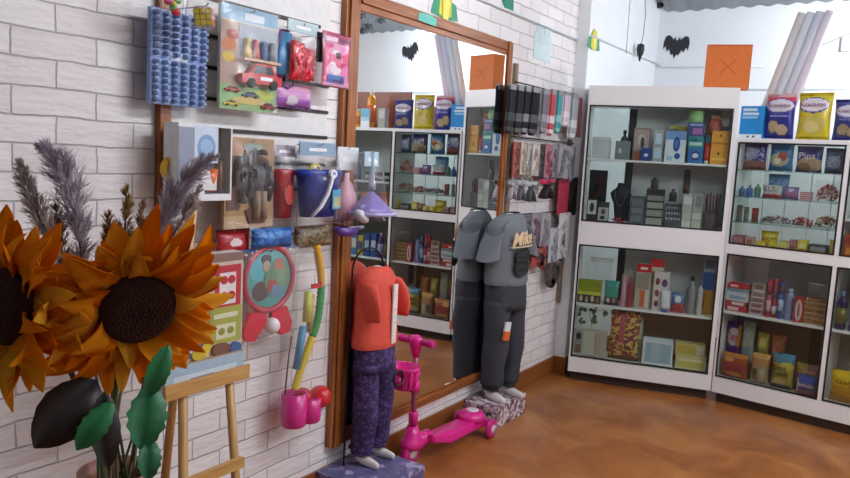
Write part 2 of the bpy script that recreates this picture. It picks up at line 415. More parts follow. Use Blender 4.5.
def leafy(r, w, d, h):
    cs = ['3f7a4c', '2f6a44', '4f8a58', '5c9460']
    for i in range(18):
        bm = B(); c = Vector((R.uniform(-.42, .42)*w, d*R.uniform(.3, .7), h*R.uniform(.25, .9)))
        a = R.uniform(0, 2*pi); e = c + Vector((math.cos(a)*.03, R.uniform(-.014, .006), math.sin(a)*.025-.014))
        leaf_mesh(bm, c, e, .012, .003, up=(0, -1, .3)); finish('leaf', bm, M(cs[i % 4], .5), r)
    b = B(); tube(b, [(-w*.4, d*.5, h*.9), (-w*.1, d*.5, h*.8), (.0, d*.4, h*.3), (w*.05, d*.45, 0)], .0018, 5); tube(b, [(w*.4, d*.5, h*.88), (w*.1, d*.5, h*.78), (-w*.1, d*.5, h*.8)], .0018, 5); finish('vine', b, M('3c5a38'), r)
def tray(r, w, d, h, c='ffffff', inner='aaccdd'):
    b = B(); t = .005
    box(b, (-w/2, 0, 0), (w/2, t, h)); box(b, (-w/2, d-t, 0), (w/2, d, h)); box(b, (-w/2, t, 0), (-w/2+t, d-t, h)); box(b, (w/2-t, t, 0), (w/2, d-t, h)); box(b, (-w/2+t, t, 0), (w/2-t, d-t, t))
    mats = [M(c, .4)]; layers(b, mats, w, h, [('r', .1, .1, .94, .9, inner), ('r', .3, .15, .6, .85, 'b4ccd8')])
    finish('tray_body', b, mats, r); b = B(); box(b, (-w/2+t, t, t), (w/2-t, d-t, h*.8)); finish('tray_content', b, M(inner, .5), r)
def biscuit_row(r, w, d, h, c='aa7744'):
    b = B(); box(b, (-w/2, 0, 0), (w/2, d, h*.28)); finish('tray_base', b, M('b89a7c', .3), r)
    n = 7; rr = h*.36
    for i in range(n):
        b = B(); x = w*(-.5+(i+.5)/n)
        lathe(b, [(0, 0), (rr*.8, 0), (rr, .004), (rr, d*.86), (rr*.8, d*.9), (0, d*.9)], (0, 0, 0), 12)
        for v in b.verts: v.co = Vector((x+v.co.x*1.15*w/n/(2*rr), d*.95-v.co.z, h*.28+rr+v.co.y))
        bmesh.ops.recalc_face_normals(b, faces=b.faces[:])
        finish('biscuit_stack', b, M(c, .6, bump=.3), r)
def blister_tray(r, w, d, h):
    b = B(); box(b, (-w/2, d*.6, 0), (w/2, d, h), 0, .004); finish('tray_base', b, M('8098c8', .35), r)
    nx, nz = 6, 7; k = 0
    for i in range(nx):
        for j in range(nz):
            b = B(); x = w*(-.5+(i+.5)/nx); z = h*(.03+(j+.5)/nz*.94); rr = min(w/nx, h/nz)*.42
            lathe(b, [(rr, 0), (rr*.9, .01), (rr*.62, d*.5), (rr*.3, d*.52), (rr*.25, d*.42), (0, d*.4)], (0, 0, 0), 10)
            for v in b.verts: v.co = Vector((x+v.co.x, d*.6-v.co.z, z+v.co.y))
            bmesh.ops.recalc_face_normals(b, faces=b.faces[:]); finish('cup_dimple', b, M('9db2d8' if (i+j) % 2 else '8aa0cc', .3), r)
    b = B(); mats = [M('c4cede', .4)]; box(b, (-w*.14, d*.55, h-.004), (w*.14, d*.62, h+.02)); finish('hang_tab', b, mats, r)
def toy_bits(r, w, d, h):
    for i, c in enumerate(['c83a30', '3f9a44', 'd8c43a', 'c84a6a', '58a050', 'b83028']):
        b = B(); blob(b, (R.uniform(-.3, .3)*w, d*R.uniform(.35, .65), h*(.12+.13*i)), .014, 0, 2, (1, .8, .8), .1); finish('toy_piece', b, M(c, .35), r)
    film_bag(r, w, d, h)
def puzzle_cube(r, w, d, h):
    s = min(w, h)*.62
    q = Matrix.Rotation(.75, 3, 'Z') @ Matrix.Rotation(-.12, 3, 'X'); c0 = Vector((0, d/2, h*.42)); cols = {0: 'd8c02c', 1: 'e0682c', 2: 'd84430', 3: '3a8a4c', 4: 'e8e4e0', 5: 'd8c02c'}
    core = B(); box(core, (-s/2, -s/2, -s/2), (s/2, s/2, s/2), 0, .003)
    for v in core.verts: v.co = c0 + q @ v.co
    finish('cube_core', core, M('8a7a30', .4), r)
    for ax in range(3):
        for sg in (-1, 1):
            b = B(); u = s/3
            for i in range(3):
                for j in range(3):
                    lo = [0]*3; hi = [0]*3; o = [k for k in range(3) if k != ax]
                    lo[ax], hi[ax] = (s/2, s/2+.0012) if sg > 0 else (-s/2-.0012, -s/2)
                    lo[o[0]] = -s/2+u*i+.0015; hi[o[0]] = lo[o[0]]+u-.003; lo[o[1]] = -s/2+u*j+.0015; hi[o[1]] = lo[o[1]]+u-.003; box(b, lo, hi)
            for v in b.verts: v.co = c0 + q @ v.co
            finish('sticker_face', b, M(cols[{(0, -1): 0, (0, 1): 1, (1, -1): 1, (1, 1): 3, (2, -1): 4, (2, 1): 2}[(ax, sg)]], .3), r)
    film_bag(r, w*1.05, d, h*1.1)
def mini_car(r, c, pos, L_, H_, W_, part='toy_car'):
    x, y, z = pos; b = B(); mats = [M(c, .25), M('2a3038', .2), M('1a1a1c', .6)]
    prof = [(-.5, .18), (-.5, .5), (-.32, .56), (-.16, .98), (.22, 1.0), (.36, .6), (.5, .52), (.5, .18)]
    prism(b, [(x+L_*a, z+H_*k) for a, k in prof], y, y+W_, 0)
    prism(b, [(x+L_*a, z+H_*k) for a, k in [(-.26, .6), (-.13, .9), (.02, .9), (.02, .6)]], y-.0012, y, 1); prism(b, [(x+L_*a, z+H_*k) for a, k in [(.05, .6), (.05, .9), (.2, .9), (.29, .6)]], y-.0012, y, 1)
    for a in (-.28, .28): prism(b, ell(x+L_*a, z+H_*.2, H_*.2, H_*.2, 14), y-.003, y+W_*.3, 2)
    return finish(part, b, mats, r)
def car_set(r, w, d, h):
    b = B(); mats = [M('c9c4b4', .45)]; y = d*.75
    box(b, (-w/2, y, 0), (w/2, d, h), 0, .002)
    layers(b, mats, w, h, [('r', 0, .86, 1, 1, '8fb6d0'), ('r', .4, .88, .75, .95, 'dce4ea'), ('r', 0, .0, 1, .24, '8cb878'), ('r', 0, .24, .3, .84, 'b09484'), ('e', .14, .62, .12, .06, 'c8783a'), ('e', .13, .5, .1, .05, 'd8b83a'), ('e', .2, .72, .1, .05, 'a84a38'), ('r', .3, .5, 1, .84, '9aa4ac'), ('e', .75, .17, .2, .05, 'b8c44a'), ('e', .5, .1, .3, .04, 'c8b46a')], y)
    finish('backing_card', b, mats, r)
    mini_car(r, 'c02a28', (w*.13, y-d*.62, h*.225), w*.72, h*.25, d*.6, 'red_toy_car')
    b = B(); mats = [M('e6e6ea', .4)]; box(b, (w*.08, y-d*.62-.003, h*.31), (w*.3, y-d*.62-.0005, h*.345)); finish('white_plate', b, mats, r)
    b = B(); box(b, (-w*.2, y-d*.66, h*.485), (w*.46, y, h*.51)); finish('window_ledge', b, M('c9a486', .5), r)
    for i, c in enumerate(['c8ac3c', 'b8463c', '3c5aa0', '788a90']):
        b = B(); x = w*(-.1+.15*i); lathe(b, [(0, 0), (w*.055, 0), (w*.06, h*.07), (w*.035, h*.13), (w*.05, h*.15), (w*.04, h*.19), (0, h*.2)], (x, y-d*.3, h*.51), 12); finish('toy_figure', b, M(c, .35), r)
    mini_car(r, 'b83a36', (-w*.3, y-d*.16, h*.165), w*.26, h*.06, d*.14); mini_car(r, '5c6a74', (w*.02, y-d*.16, h*.13), w*.3, h*.06, d*.14); mini_car(r, 'c8b83a', (-w*.32, y-d*.16, h*.03), w*.26, h*.06, d*.14); mini_car(r, '9c3430', (w*.34, y-d*.16, h*.03), w*.26, h*.07, d*.14)
    film_bag(r, w*1.02, d*1.1, h*1.01, part='clear_cover')
def purple_bag(r, w, d, h):
    b = B(); loft(b, [((0, d/2, h*.22), w*.42, d*.4), ((0, d/2, h*.55), w*.38, d*.45), ((0, d/2, h*.96), w*.22, d*.25)], 0, 16); finish('pouch_body', b, M('4f88b4', .35), r)
    b = B(); tube(b, [(-w*.45, d/2, h*.2), (-w*.42, d/2, h*.6), (-w*.26, d/2, h*.98), (w*.1, d/2, h)], .005, 7); tube(b, [(-w*.45, d/2, h*.2), (w*.1, d/2, h*.21), (w*.45, d/2, h*.2)], .005, 7); finish('purple_trim', b, M('6a2c78', .4), r)
    b = B(); tube(b, [(-w*.2, d/2, h*.2), (-w*.18, d/2, h*.06), (w*.1, d/2, 0), (w*.36, d/2, h*.06), (w*.36, d/2, h*.2)], .0045, 7); finish('handle', b, M('6a2c78', .4), r)
def red_foil(r, w, d, h):
    for i in range(4):
        b = B(); x0 = w*(-.27+.17*i); g = pillow_grid(w*.34, h*(.62-.04*i), d*.5, 7, 14, .03, .35, 3.1*i, .9)
        for si, s in enumerate((-1, 1)):
            V = [[b.verts.new((p.x+x0, p.y+d*(.1+.12*(i % 2)), p.z+h*(.06+.03*(i % 2)))) for p in cl] for cl in g[si]]
            for a_ in range(7):
                for c_ in range(14): q = (V[a_][c_], V[a_+1][c_], V[a_+1][c_+1], V[a_][c_+1]); b.faces.new(q if s < 0 else q[::-1])
        finish('foil_balloon', b, M(('c4202e', 'b81828', 'd03040', 'c02434')[i], .22, .35), r)
    film_bag(r, w, d, h, 'b8ccd0', headh=.18)
def combs(r, w, d, h):
    for i in range(4):
        b = B(); x = w*(-.35+.23*i); box(b, (x-.002, d*.3, h*.25), (x+.002, d*.7, h)); 
        for k in range(8): box(b, (x-.0012, d*.3-.006, h*(.3+.08*k)), (x+.0012, d*.3, h*(.33+.08*k)))
        finish('comb', b, M('2c262c', .4), r)
def pink_pouch(r, w, d, h):
    pouch(r, w, d, h*.98, 'd89ab8', [('r', 0, .8, 1, .96, 'b88aa0'), ('r', .1, .84, .5, .92, 'e0c4d0'), ('r', .55, .84, .95, .92, '7c8298'), ('r', .6, .1, 1, .76, 'd87ca8'), ('e', .42, .52, .2, .17, 'e4dcde'), ('e', .5, .6, .11, .07, '54484c'), ('e', .42, .34, .2, .1, 'dcd2d8'), ('r', .15, .06, .75, .24, '5a78b4')], seal=.03)
    film_bag(r, w*1.06, d*1.1, h, mat=PINKFILM)
def window_box(r, w, d, h):
    b = B(); mats = [M('e2e2e4', .4)]; t = .006
    box(b, (-w/2, d*.75, 0), (w/2, d, h)); box(b, (-w/2, 0, 0), (w/2, d*.75, .09*h)); box(b, (-w/2, 0, .97*h), (w/2, d*.75, h)); box(b, (-w/2, 0, .09*h), (-w/2+t, d*.75, .97*h)); box(b, (w/2-t, 0, .09*h), (w/2, d*.75, .97*h)); box(b, (-w/2+t, 0, .09*h), (-.02*w, t, .97*h))
    layers(b, mats, w, h, [('r', .0, .12, .28, .95, '8d96a8'), ('r', .28, .5, .72, .98, 'c4d2e4'), ('e', .5, .7, .17, .17, '7aa0d0'), ('e', .5, .71, .12, .1, '98b8dc'), ('r', .3, .14, .7, .4, 'd8d8d6')])
    finish('box_shell', b, mats, r)
    b = B(); box(b, (0, d*.7, .1*h), (w*.48, d*.75, .96*h)); finish('inner_card', b, M('b09080', .5), r)
    b = B(); lathe(b, [(0, 0), (w*.1, 0), (w*.14, h*.3), (w*.12, h*.3), (0, h*.28)], (w*.14, d*.3, h*.12), 16); finish('orange_cup', b, M('d8642c', .3), r)
    b = B(); lathe(b, [(0, 0), (w*.07, 0), (w*.07, h*.4), (0, h*.42)], (w*.36, d*.4, h*.12), 14); finish('brown_bottle', b, M('8a5a4a', .3), r)
    b = B(); box(b, (-.02*w, .002, .09*h), (w/2-t, .004, .97*h)); finish('clear_window', b, PANE, r)
def torus(bm, c, R0, r0, axis='Y', n=24, k=8, mi=0, a0=0, a1=2*pi):
    pts = []; m = n if a1-a0 > 6.28 else n+1
    rings = []
    for i in range(m):
        a = a0+(a1-a0)*i/n; u = {'Y': Vector((math.cos(a), 0, math.sin(a))), 'Z': Vector((math.cos(a), math.sin(a), 0)), 'X': Vector((0, math.cos(a), math.sin(a)))}[axis]
        ax = {'Y': Vector((0, 1, 0)), 'Z': Vector((0, 0, 1)), 'X': Vector((1, 0, 0))}[axis]
        rings.append([bm.verts.new(Vector(c)+u*(R0+r0*math.cos(t))+ax*r0*math.sin(t)) for t in [2*pi*j/k for j in range(k)]])
    if m == n: rings.append(rings[0]); ring_faces(bm, rings, mi, cap0=False, cap1=False)
    else: ring_faces(bm, rings, mi)
    bmesh.ops.recalc_face_normals(bm, faces=bm.faces[:])
def ring_toy(r, w, d, h):
    b = B(); torus(b, (-w*.1, d*.4, h*.62), w*.34, .011, n=20); finish('yellow_ring', b, M('d8ae28', .3), r)
    b = B(); torus(b, (w*.1, d*.7, h*.66), w*.3, .01, n=20); finish('red_ring', b, M('b8382c', .3), r)
    b = B(); lathe(b, [(0, 0), (w*.22, 0), (w*.26, h*.16), (w*.12, h*.3), (0, h*.3)], (0, d*.55, h*.02), 14, 0, .7); finish('orange_base', b, M('cc6a30', .35), r)
def weapon_set(r, w, d, h):
    b = B(); mats = [M('a88458', .55)]; y = d*.7
    box(b, (-w/2, y, 0), (w/2, d, h), 0, .002)
    layers(b, mats, w, h, [('r', .0, .0, .8, .14, 'c0a27a'), ('r', .75, .1, 1, .95, 'a07c54'), ('r', .04, .2, .3, .8, '6a4636'), ('e', .2, .88, .12, .04, 'a85a38'), ('e', .55, .9, .2, .04, '8a9a94')], y)
    finish('backing_card', b, mats, r)
    dk = ['2c2624', '3a2e2a', '241f20', '4c423c', '33302e']
    for i in range(15):
        x = w*R.uniform(-.38, .3); z = h*R.uniform(.2, .7); b = B(); a = R.uniform(-.5, .5); L_ = h*R.uniform(.14, .26)
        tube(b, [(x, y-d*.3, z), (x+L_*.3*a, y-d*.35, z+L_*.6), (x+L_*.6*a, y-d*.3, z+L_)], [.012, .009, .004], 7); box(b, (x-.006, y-d*.5, z), (x+.016, y-d*.1, z+.014)); finish('toy_weapon', b, M(R.choice(dk), .35), r)
    b = B(); loft(b, [((w*.12, y-d*.3, h*.42), w*.14, d*.2), ((w*.12, y-d*.3, h*.6), w*.17, d*.25), ((w*.12, y-d*.3, h*.7), w*.08, d*.18)], 0, 14); finish('soldier_torso', b, M('565056', .5), r)
    b = B(); blob(b, (w*.15, y-d*.3, h*.78), w*.105, 0, 2, (1, .7, 1.1), .03); finish('soldier_head', b, M('8f7a6c', .5), r)
    b = B(); blob(b, (w*.15, y-d*.3, h*.835), w*.12, 0, 2, (1, .7, .6), .03); finish('soldier_helmet', b, M('4a4038', .4), r)
    b = B(); tube(b, [(w*.06, y-d*.3, h*.42), (w*.1, y-d*.3, h*.22), (w*.08, y-d*.3, h*.1)], [.016, .014, .012], 8); tube(b, [(w*.2, y-d*.3, h*.42), (w*.22, y-d*.3, h*.24), (w*.25, y-d*.3, h*.1)], [.016, .014, .012], 8); finish('soldier_legs', b, M('8a705c', .5), r)
    b = B(); tube(b, [(w*.3, y-d*.4, h*.3), (w*.36, y-d*.4, h*.5), (w*.32, y-d*.4, h*.7)], [.01, .014, .008], 7); tube(b, [(w*.2, y-d*.5, h*.44), (w*.44, y-d*.5, h*.47)], .009, 7); finish('toy_rifle', b, M('2b2728', .35), r)
    b = B(); prism(b, [(-w*.02, h*.05), (w*.3, h*.05), (w*.34, h*.2), (.1*w, h*.24), (-w*.1, h*.2)], y-d*.16, y); finish('brown_boots', b, M('5a3424', .5), r)
    film_bag(r, w*1.0, d, h*.98, part='clear_cover')
def bucket_body(r, w, d, h, z0, c, c2=None):
    b = B(); rb, rt = w*.36, w*.46; k = min(1, d*.95/w)
    lathe(b, [(0, 0), (rb, 0), (rt*.97, h*.86), (rt*1.04, h*.88), (rt*1.04, h*.97), (rt*.98, h), (rt*.92, h*.97), (rb*.9, .008), (0, .006)], (0, d/2, z0), 26, 0, k)
    return finish('bucket_body', b, M(c, .3), r)
def red_bucket(r, w, d, h):
    bucket_body(r, w, d, h*.62, h*.06, 'b02030'); b = B(); mats = []
    mats.append(M('c04a44', .4)); prism(b, ell(0, h*.36, w*.22, h*.13), d*.02, d*.06); finish('picture_sticker', b, mats, r); film_bag(r, w*1.05, d, h*.98, 'a8a0b0', headh=.14)
def blue_bucket(r, w, d, h):
    bucket_body(r, w*.96, d*.9, h*.58, h*.08, '1c3c9c')
    b = B(); mats = [M('4fa0c8', .4)]
    for s0, e0, mi, z0, z1, rr in ((.2, 1.15, 0, .18, .42, .455), (.3, 1.0, 1, .2, .33, .458)):
        vs = [[b.verts.new((w*rr*math.sin(a), d*.45-d*.9*.95/2*.99*math.cos(a)*rr/.455*.97, h*z)) for z in (z0, z1)] for a in [s0+(e0-s0)*i/8 for i in range(9)]]
        for i in range(8): b.faces.new((vs[i][0], vs[i+1][0], vs[i+1][1], vs[i][1])).material_index = mi
    mats.append(M('b8b080', .4)); o = finish('picture_sticker', b, mats, r); sm = o.modifiers.new('s', 'SOLIDIFY'); sm.thickness = .002
    b = B(); pts = [(w*.02, -.004, h*.62), (-w*.02, -.006, h*.5), (-w*.1, -.008, h*.36), (-w*.22, -.006, h*.22), (-w*.36, .004, h*.1)]
    tube(b, pts, [.012, .010, .010, .010, .008], 8, flat=.6); prism(b, ell(w*.02, h*.62, w*.075, h*.055), -.012, .002); prism(b, ell(w*.02, h*.62, w*.03, h*.022), -.0135, -.012, 1); finish('bucket_handle', b, [M('e6e4e6', .35), M('2a4a9c', .3)], r)
    b = B(); torus(b, (0, d*.6, h*.62), w*.12, .006, n=14, a0=0, a1=pi); finish('yellow_spade', b, M('c8b030', .35), r)
    film_bag(r, w*1.05, d*1.05, h*.99, '88a8c0', headh=.16, cone=.25)
def pink_toy(r, w, d, h):
    b = B(); lathe(b, [(0, 0), (w*.34, 0), (w*.4, h*.25), (w*.22, h*.45), (w*.1, h*.5), (w*.1, h*.6), (0, h*.6)], (0, d*.5, h*.05), 16, 0, .8); finish('pink_toy_body', b, M('d8a4b4', .35), r)
    b = B(); lathe(b, [(0, 0), (w*.26, 0), (w*.3, h*.06), (0, h*.08)], (w*.02, d*.5, h*.03), 14, 0, .8); finish('toy_base', b, M('c86a84', .35), r)
    film_bag(r, w*1.05, d, h*.98, 'd8dce0', headh=.3)
def lilac_toy(r, w, d, h):
    b = B(); lathe(b, [(0, 0), (w*.4, 0), (w*.43, h*.04), (w*.36, h*.12), (w*.24, h*.2), (w*.14, h*.27), (0, h*.34)], (w*.05, d*.5, h*.1), 22, 0, .75); finish('lilac_dome', b, M('8a78b8', .3), r)
    b = B(); torus(b, (w*.05, d*.5, h*.13), w*.42, .008, 'Z', 26, 8); finish('lilac_rim', b, M('b4a8d4', .3), r)
    for i in range(5):
        b = B(); a = -2.6+.5*i; c = Vector((w*.05+w*.33*math.cos(a), d*.5+d*.3*math.sin(a), h*.2)); blob(b, c, w*.08, 0, 2, (.8, .8, 1.2), .05); finish('toy_cup', b, M(['a89cd0', '7464ac', 'c0b8dc', '8474b4', 'd4cce0'][i], .3), r)
    b = B(); prism(b, ell(w*.02, h*.13, w*.17, h*.05), d*.03, d*.06); prism(b, ell(w*.02, h*.13, w*.11, h*.03), d*.02, d*.03, 1); finish('round_badge', b, [M('c4bcdc', .35), M('8a7cb8', .35)], r)
    b = B(); blob(b, (-w*.3, d*.3, h*.1), w*.13, 0, 2, (1, .7, 1.2), .04); finish('white_toy_pot', b, M('dcd8e0', .3), r)
    b = B(); tube(b, [(w*.05, d*.5, h*.46), (w*.03, d*.5, h*.7), (0, d*.5, h*.98)], [.02, .012, .018], 8, flat=.5); finish('bag_neck', b, M('a8c0d0', .3), r)
    film_bag(r, w*1.0, d, h*.97, 'b8d0dc', headh=.2, cone=.62)
def purple_pan(r, w, d, h):
    b = B(); lathe(b, [(0, 0), (w*.3, .0), (w*.42, h*.5), (w*.4, h*.5), (0, h*.1)], (0, d*.5, h*.15), 20, 0, .5); finish('pan_bowl', b, M('5c3a8c', .3), r)
    b = B(); tube(b, [(-w*.05, d*.1, h*.62), (w*.2, d*.05, h*.64), (w*.45, 0, h*.62)], [.005, .005, .007], 7); finish('pan_handle', b, M('d4d0dc', .35), r)
def paddle_toy(r, w, d, h):
    R0 = w*.40; cz = h*.66; y = d*.55
    b = B(); prism(b, ell(0, cz, R0, R0*.98, 40), y, d*.8); finish('disc', b, M('b8303a', .35), r)
    b = B(); torus(b, (0, y, cz), R0*.98, R0*.09, n=36); finish('rim', b, M('b84450', .3), r)
    b = B(); mats = []; yy = y
    def mk(o, c, k): mats.append(M(c, .45)); prism(b, o, y-.0006*k, y, len(mats)-1)
    mk(ell(0, cz, R0*.88, R0*.87, 36), '4f9c98', 1); mk(ell(-R0*.5, cz+R0*.3, R0*.3, R0*.34), '58b0bc', 2); mk(ell(R0*.45, cz-R0*.02, R0*.36, R0*.5), '7a9a74', 2); mk(ell(R0*.38, cz+R0*.42, R0*.22, R0*.18), 'b0705c', 3)
    mk(ell(-R0*.35, cz-R0*.35, R0*.34, R0*.3), '5a4a48', 3); mk(ell(R0*.05, cz-R0*.02, R0*.26, R0*.38), '6a8c70', 4); mk(ell(R0*.1, cz-R0*.22, R0*.22, R0*.2), 'a04a40', 5); mk([(R0*.0, cz-R0*.55), (R0*.5, cz-R0*.7), (R0*.62, cz-R0*.3), (R0*.15, cz-R0*.2)], '6a8ca4', 6)
    mk(ell(-R0*.15, cz+R0*.6, R0*.2, R0*.16), '2f2c34', 5); mk(ell(-R0*.15, cz+R0*.4, R0*.15, R0*.17), 'b8a08c', 6)
    finish('disc_picture', b, mats, r)
    for s in (-1, 1):
        b = B(); prism(b, [(s*w*.05, h*.3), (s*w*.3, h*.32), (s*w*.4, h*.12), (s*w*.36, h*.02), (s*w*.22, h*.0), (s*w*.13, h*.1), (s*w*.04, h*.16)], d*.45, d*.8); finish('red_foot', b, M('d22e46', .3), r)
    b = B(); blob(b, (w*.03, d*.34, h*.14), w*.1, 0, 3, (1, 1, 1), 0); finish('white_ball', b, M('e4dcdc', .3), r)
    film_bag(r, w*1.02, d, h, '35507c', headh=.03)
def golf_toy(r, w, d, h):
    def P(u, v): return (w*(u-.5), d*.5, h*v)
    segs = [('e0a828', [P(.66, .96), P(.72, .88), P(.78, .80), P(.80, .74)]), ('2f9a48', [P(.80, .74), P(.79, .66), P(.76, .58), P(.70, .51), P(.64, .47)]), ('dcc030', [P(.64, .47), P(.54, .40), P(.44, .33), P(.35, .26), P(.30, .21)])]
    for c, pts in segs:
        b = B(); q = [Vector(p) for p in pts]; fine = []
        for i in range(len(q)-1):
            for k in range(6): fine.append(q[i].lerp(q[i+1], k/6))
        fine.append(q[-1]); tube(b, fine, [.0165 if i % 2 else .0135 for i in range(len(fine))], 10); finish('twist_segment', b, M(c, .35), r)
    for c, p0, p1, rr in (('c8cc5a', P(.52, .72), P(.5, .56), .016), ('4a8cb4', P(.44, .54), P(.32, .32), .015), ('c8a04a', P(.6, .7), P(.56, .5), .012)):
        b = B(); tube(b, [p0, p1], rr, 10); finish('coloured_stick', b, M(c, .35), r)
    b = B(); mats = [M('c82c34', .35)]; x, y, z = P(.66, .735); prism(b, [(x-.035, z), (x-.035, z+.02), (x-.026, z+.012), (x-.017, z+.02), (x-.008, z+.012), (x+.002, z+.02), (x+.01, z+.012), (x+.02, z+.02), (x+.02, z)], d*.2, d*.3); finish('red_crown', b, mats, r)
    b = B(); lathe(b, [(0, 0), (w*.17, 0), (w*.19, .01), (w*.19, h*.175), (w*.16, h*.175), (w*.15, .012), (0, .012)], (-w*.2, d*.5, h*.02), 18, 0, 1); finish('pink_cup', b, M('d03088', .3), r)
    b = B(); lathe(b, [(0, 0), (w*.15, 0), (w*.17, .008), (w*.17, h*.13), (w*.14, h*.13), (0, h*.12)], (w*.14, d*.5, h*.01), 18, 0, 1); finish('pink_cup', b, M('c82a7c', .3), r)
    b = B(); blob(b, (w*.34, d*.45, h*.125), w*.18, 0, 3, (1, .9, 1), 0); finish('red_ball', b, M('d0262e', .3), r)
    b = B(); blob(b, (w*.02, d*.7, h*.145), w*.15, 0, 3, (1, .8, 1), 0); finish('red_ball', b, M('b8202e', .3), r)
    b = B(); tube(b, [P(.1, .2), P(.16, .4), P(.2, .5)], .003, 6); finish('thin_rod', b, M('5a4a50', .4), r)
    film_bag(r, w, d*1.3, h, part='clear_bag')
def sock_pair(r, w, d, h, c='222222', c2='888888'):
    for k in (0, 1):
        b = B(); mats = [M(c, .85, bump=.3), M(c2, .85)]; y = d*(.3+.45*k); rings = []; x0 = w*(.04-.1*k)
        prof = [(1.0, .8, 0), (.92, .82, 0), (.7, .78, 0), (.45, .8, -.02), (.28, .9, -.05), (.14, .85, -.1), (.05, .6, -.12), (0, .2, -.12)]
        for v, q, ox in prof: rings.append([b.verts.new((x0+w*ox+w*.46*q*math.cos(a), y+d*.26*q*math.sin(a), h*v)) for a in [2*pi*j/12 for j in range(12)]])
        ring_faces(b, rings, [0, 0, 0, 1, 0, 1, 0]); finish('sock', b, mats, r)
    b = B(); box(b, (-w*.3, d*.05, h*.93), (w*.3, d*.95, h*1.04)); finish('sock_tag', b, M('9a9a9c', .5), r)
def hang_card(r, w, d, h, c='aaaaaa', fill='888888'):
    b = B(); box(b, (-w/2, d*.6, 0), (w/2, d, h), 0, .001); finish('backing_card', b, M(c, .5), r)
    b = B()
    for i in range(5): blob(b, (w*R.uniform(-.25, .25), d*.38, h*(.12+.15*i)), w*.26, 0, 2, (1, .5, 1.1), .12)
    for v in b.verts: v.co.x = max(-w*.48, min(w*.48, v.co.x)); v.co.y = max(.002, v.co.y)
    finish('accessory', b, M(fill, .4), r)
    film_bag(r, w*1.02, d, h*.99)
def hair_bow(r, w, d, h, c='888888', c2='444444'):
    for s in (-1, 1):
        b = B(); loft(b, [((s*w*.04, d*.5, h*.62), w*.06, d*.2), ((s*w*.2, d*.5, h*.66), w*.3, d*.4), ((s*w*.3, d*.5, h*.85), w*.2, d*.3)], 0, 14); finish('bow_loop', b, M(c, .4, bump=.6), r)
        b = B(); tube(b, [(s*w*.03, d*.5, h*.58), (s*w*.16, d*.45, h*.32), (s*w*.28, d*.5, 0)], [w*.08, w*.13, w*.16], 8, flat=.3); finish('bow_tail', b, M(c2, .45), r)
    b = B(); blob(b, (0, d*.4, h*.62), w*.14, 0, 2, (1, .7, 1), .05); finish('bow_knot', b, M(c2, .4), r)
    b = B(); box(b, (-.003, d*.45, h*.68), (.003, d*.55, h)); finish('hanging_strip', b, M('c8c4c4', .5), r)
def eye_mask(r, w, d, h):
    b = B(); prism(b, ell(0, h*.5, w*.5, h*.5, 26), d*.2, d); bmesh.ops.bevel(b, geom=[e for e in b.edges if len(e.link_faces) == 2 and abs(e.link_faces[0].normal.dot(e.link_faces[1].normal)) < .5], offset=.005, segments=2, affect='EDGES')
    finish('pouch_body', b, M('17171b', .7), r); b = B(); torus(b, (0, d*.15, h*.5), w*.3, .002, n=20); finish('stitching', b, M('2c2c32', .6), r)
# ------------------------------------------------------------------ the setting
BRICK = brick_mat(); PLASTER = M('eef2f5', .6, 0, .015, 6, .15); CONC = M('a9b2b8', .55, 0, .08, 5)
BASEB = M('8a5228', .3, 0, .12, 9)
def slab(name, a, b_, m):
    b = B(); box(b, a, b_); return struct(finish(name, b, m))
slab('floor', (-.2, -3, -.1), (4.8, 6.3, 0), floor_mat())
slab('wall_left', (-.14, -3, 0), (0, 4.62, 4.6), BRICK)
slab('wall_left_rear', (-.14, 4.62, 0), (.08, 6.1, 4.6), PLASTER)
slab('wall_back', (-.14, 6.1, 0), (4.8, 6.24, 4.6), PLASTER)
slab('wall_right', (4.6, -3, 0), (4.8, 6.1, 4.6), PLASTER)
slab('baseboard_left', (0, -3, 0), (.014, 4.62, .115), BASEB)
b = B(); box(b, (0, 4.606, 0), (.094, 4.62, .115)); box(b, (.08, 4.62, 0), (.094, 6.1, .115)); struct(finish('baseboard_left_rear', b, BASEB))
slab('baseboard_back', (.094, 6.086, 0), (4.6, 6.1, .115), BASEB)
b = B(); nx = 300
def roofz(y): return 2.715 + .25*(6.1-y)
rows = []
for y in (6.1, -3):
    for t in (0, .006):
        rows.append([b.verts.new((.15+4.45*i/nx, y, roofz(y)+t+(.008)*(1+math.sin(2*pi*(4.45*i/nx)/.13)))) for i in range(nx+1)])
for i in range(nx):
    for q in ((rows[0], rows[2]), (rows[3], rows[1]), (rows[1], rows[0]), (rows[2], rows[3])):
        f = b.faces.new((q[0][i], q[0][i+1], q[1][i+1], q[1][i])); f.smooth = q[0] in (rows[0], rows[3])
struct(finish('ceiling', b, CONC))
b = B(); tube(b, [(.008, 2.2, 2.265), (.008, 4.6, 2.27)], .008, 8); tube(b, [(.088, 4.64, 2.298), (.088, 6.09, 2.311)], .008, 8); tube(b, [(.088, 6.09, 2.311), (.14, 6.092, 2.28), (.9, 6.092, 2.265)], .008, 8); struct(finish('trim_1', b, M('dfe3e6', .5)))
slab('trim_2', (.5, 6.09, 2.088), (3.6, 6.1, 2.1), M('c4ccd0', .5))

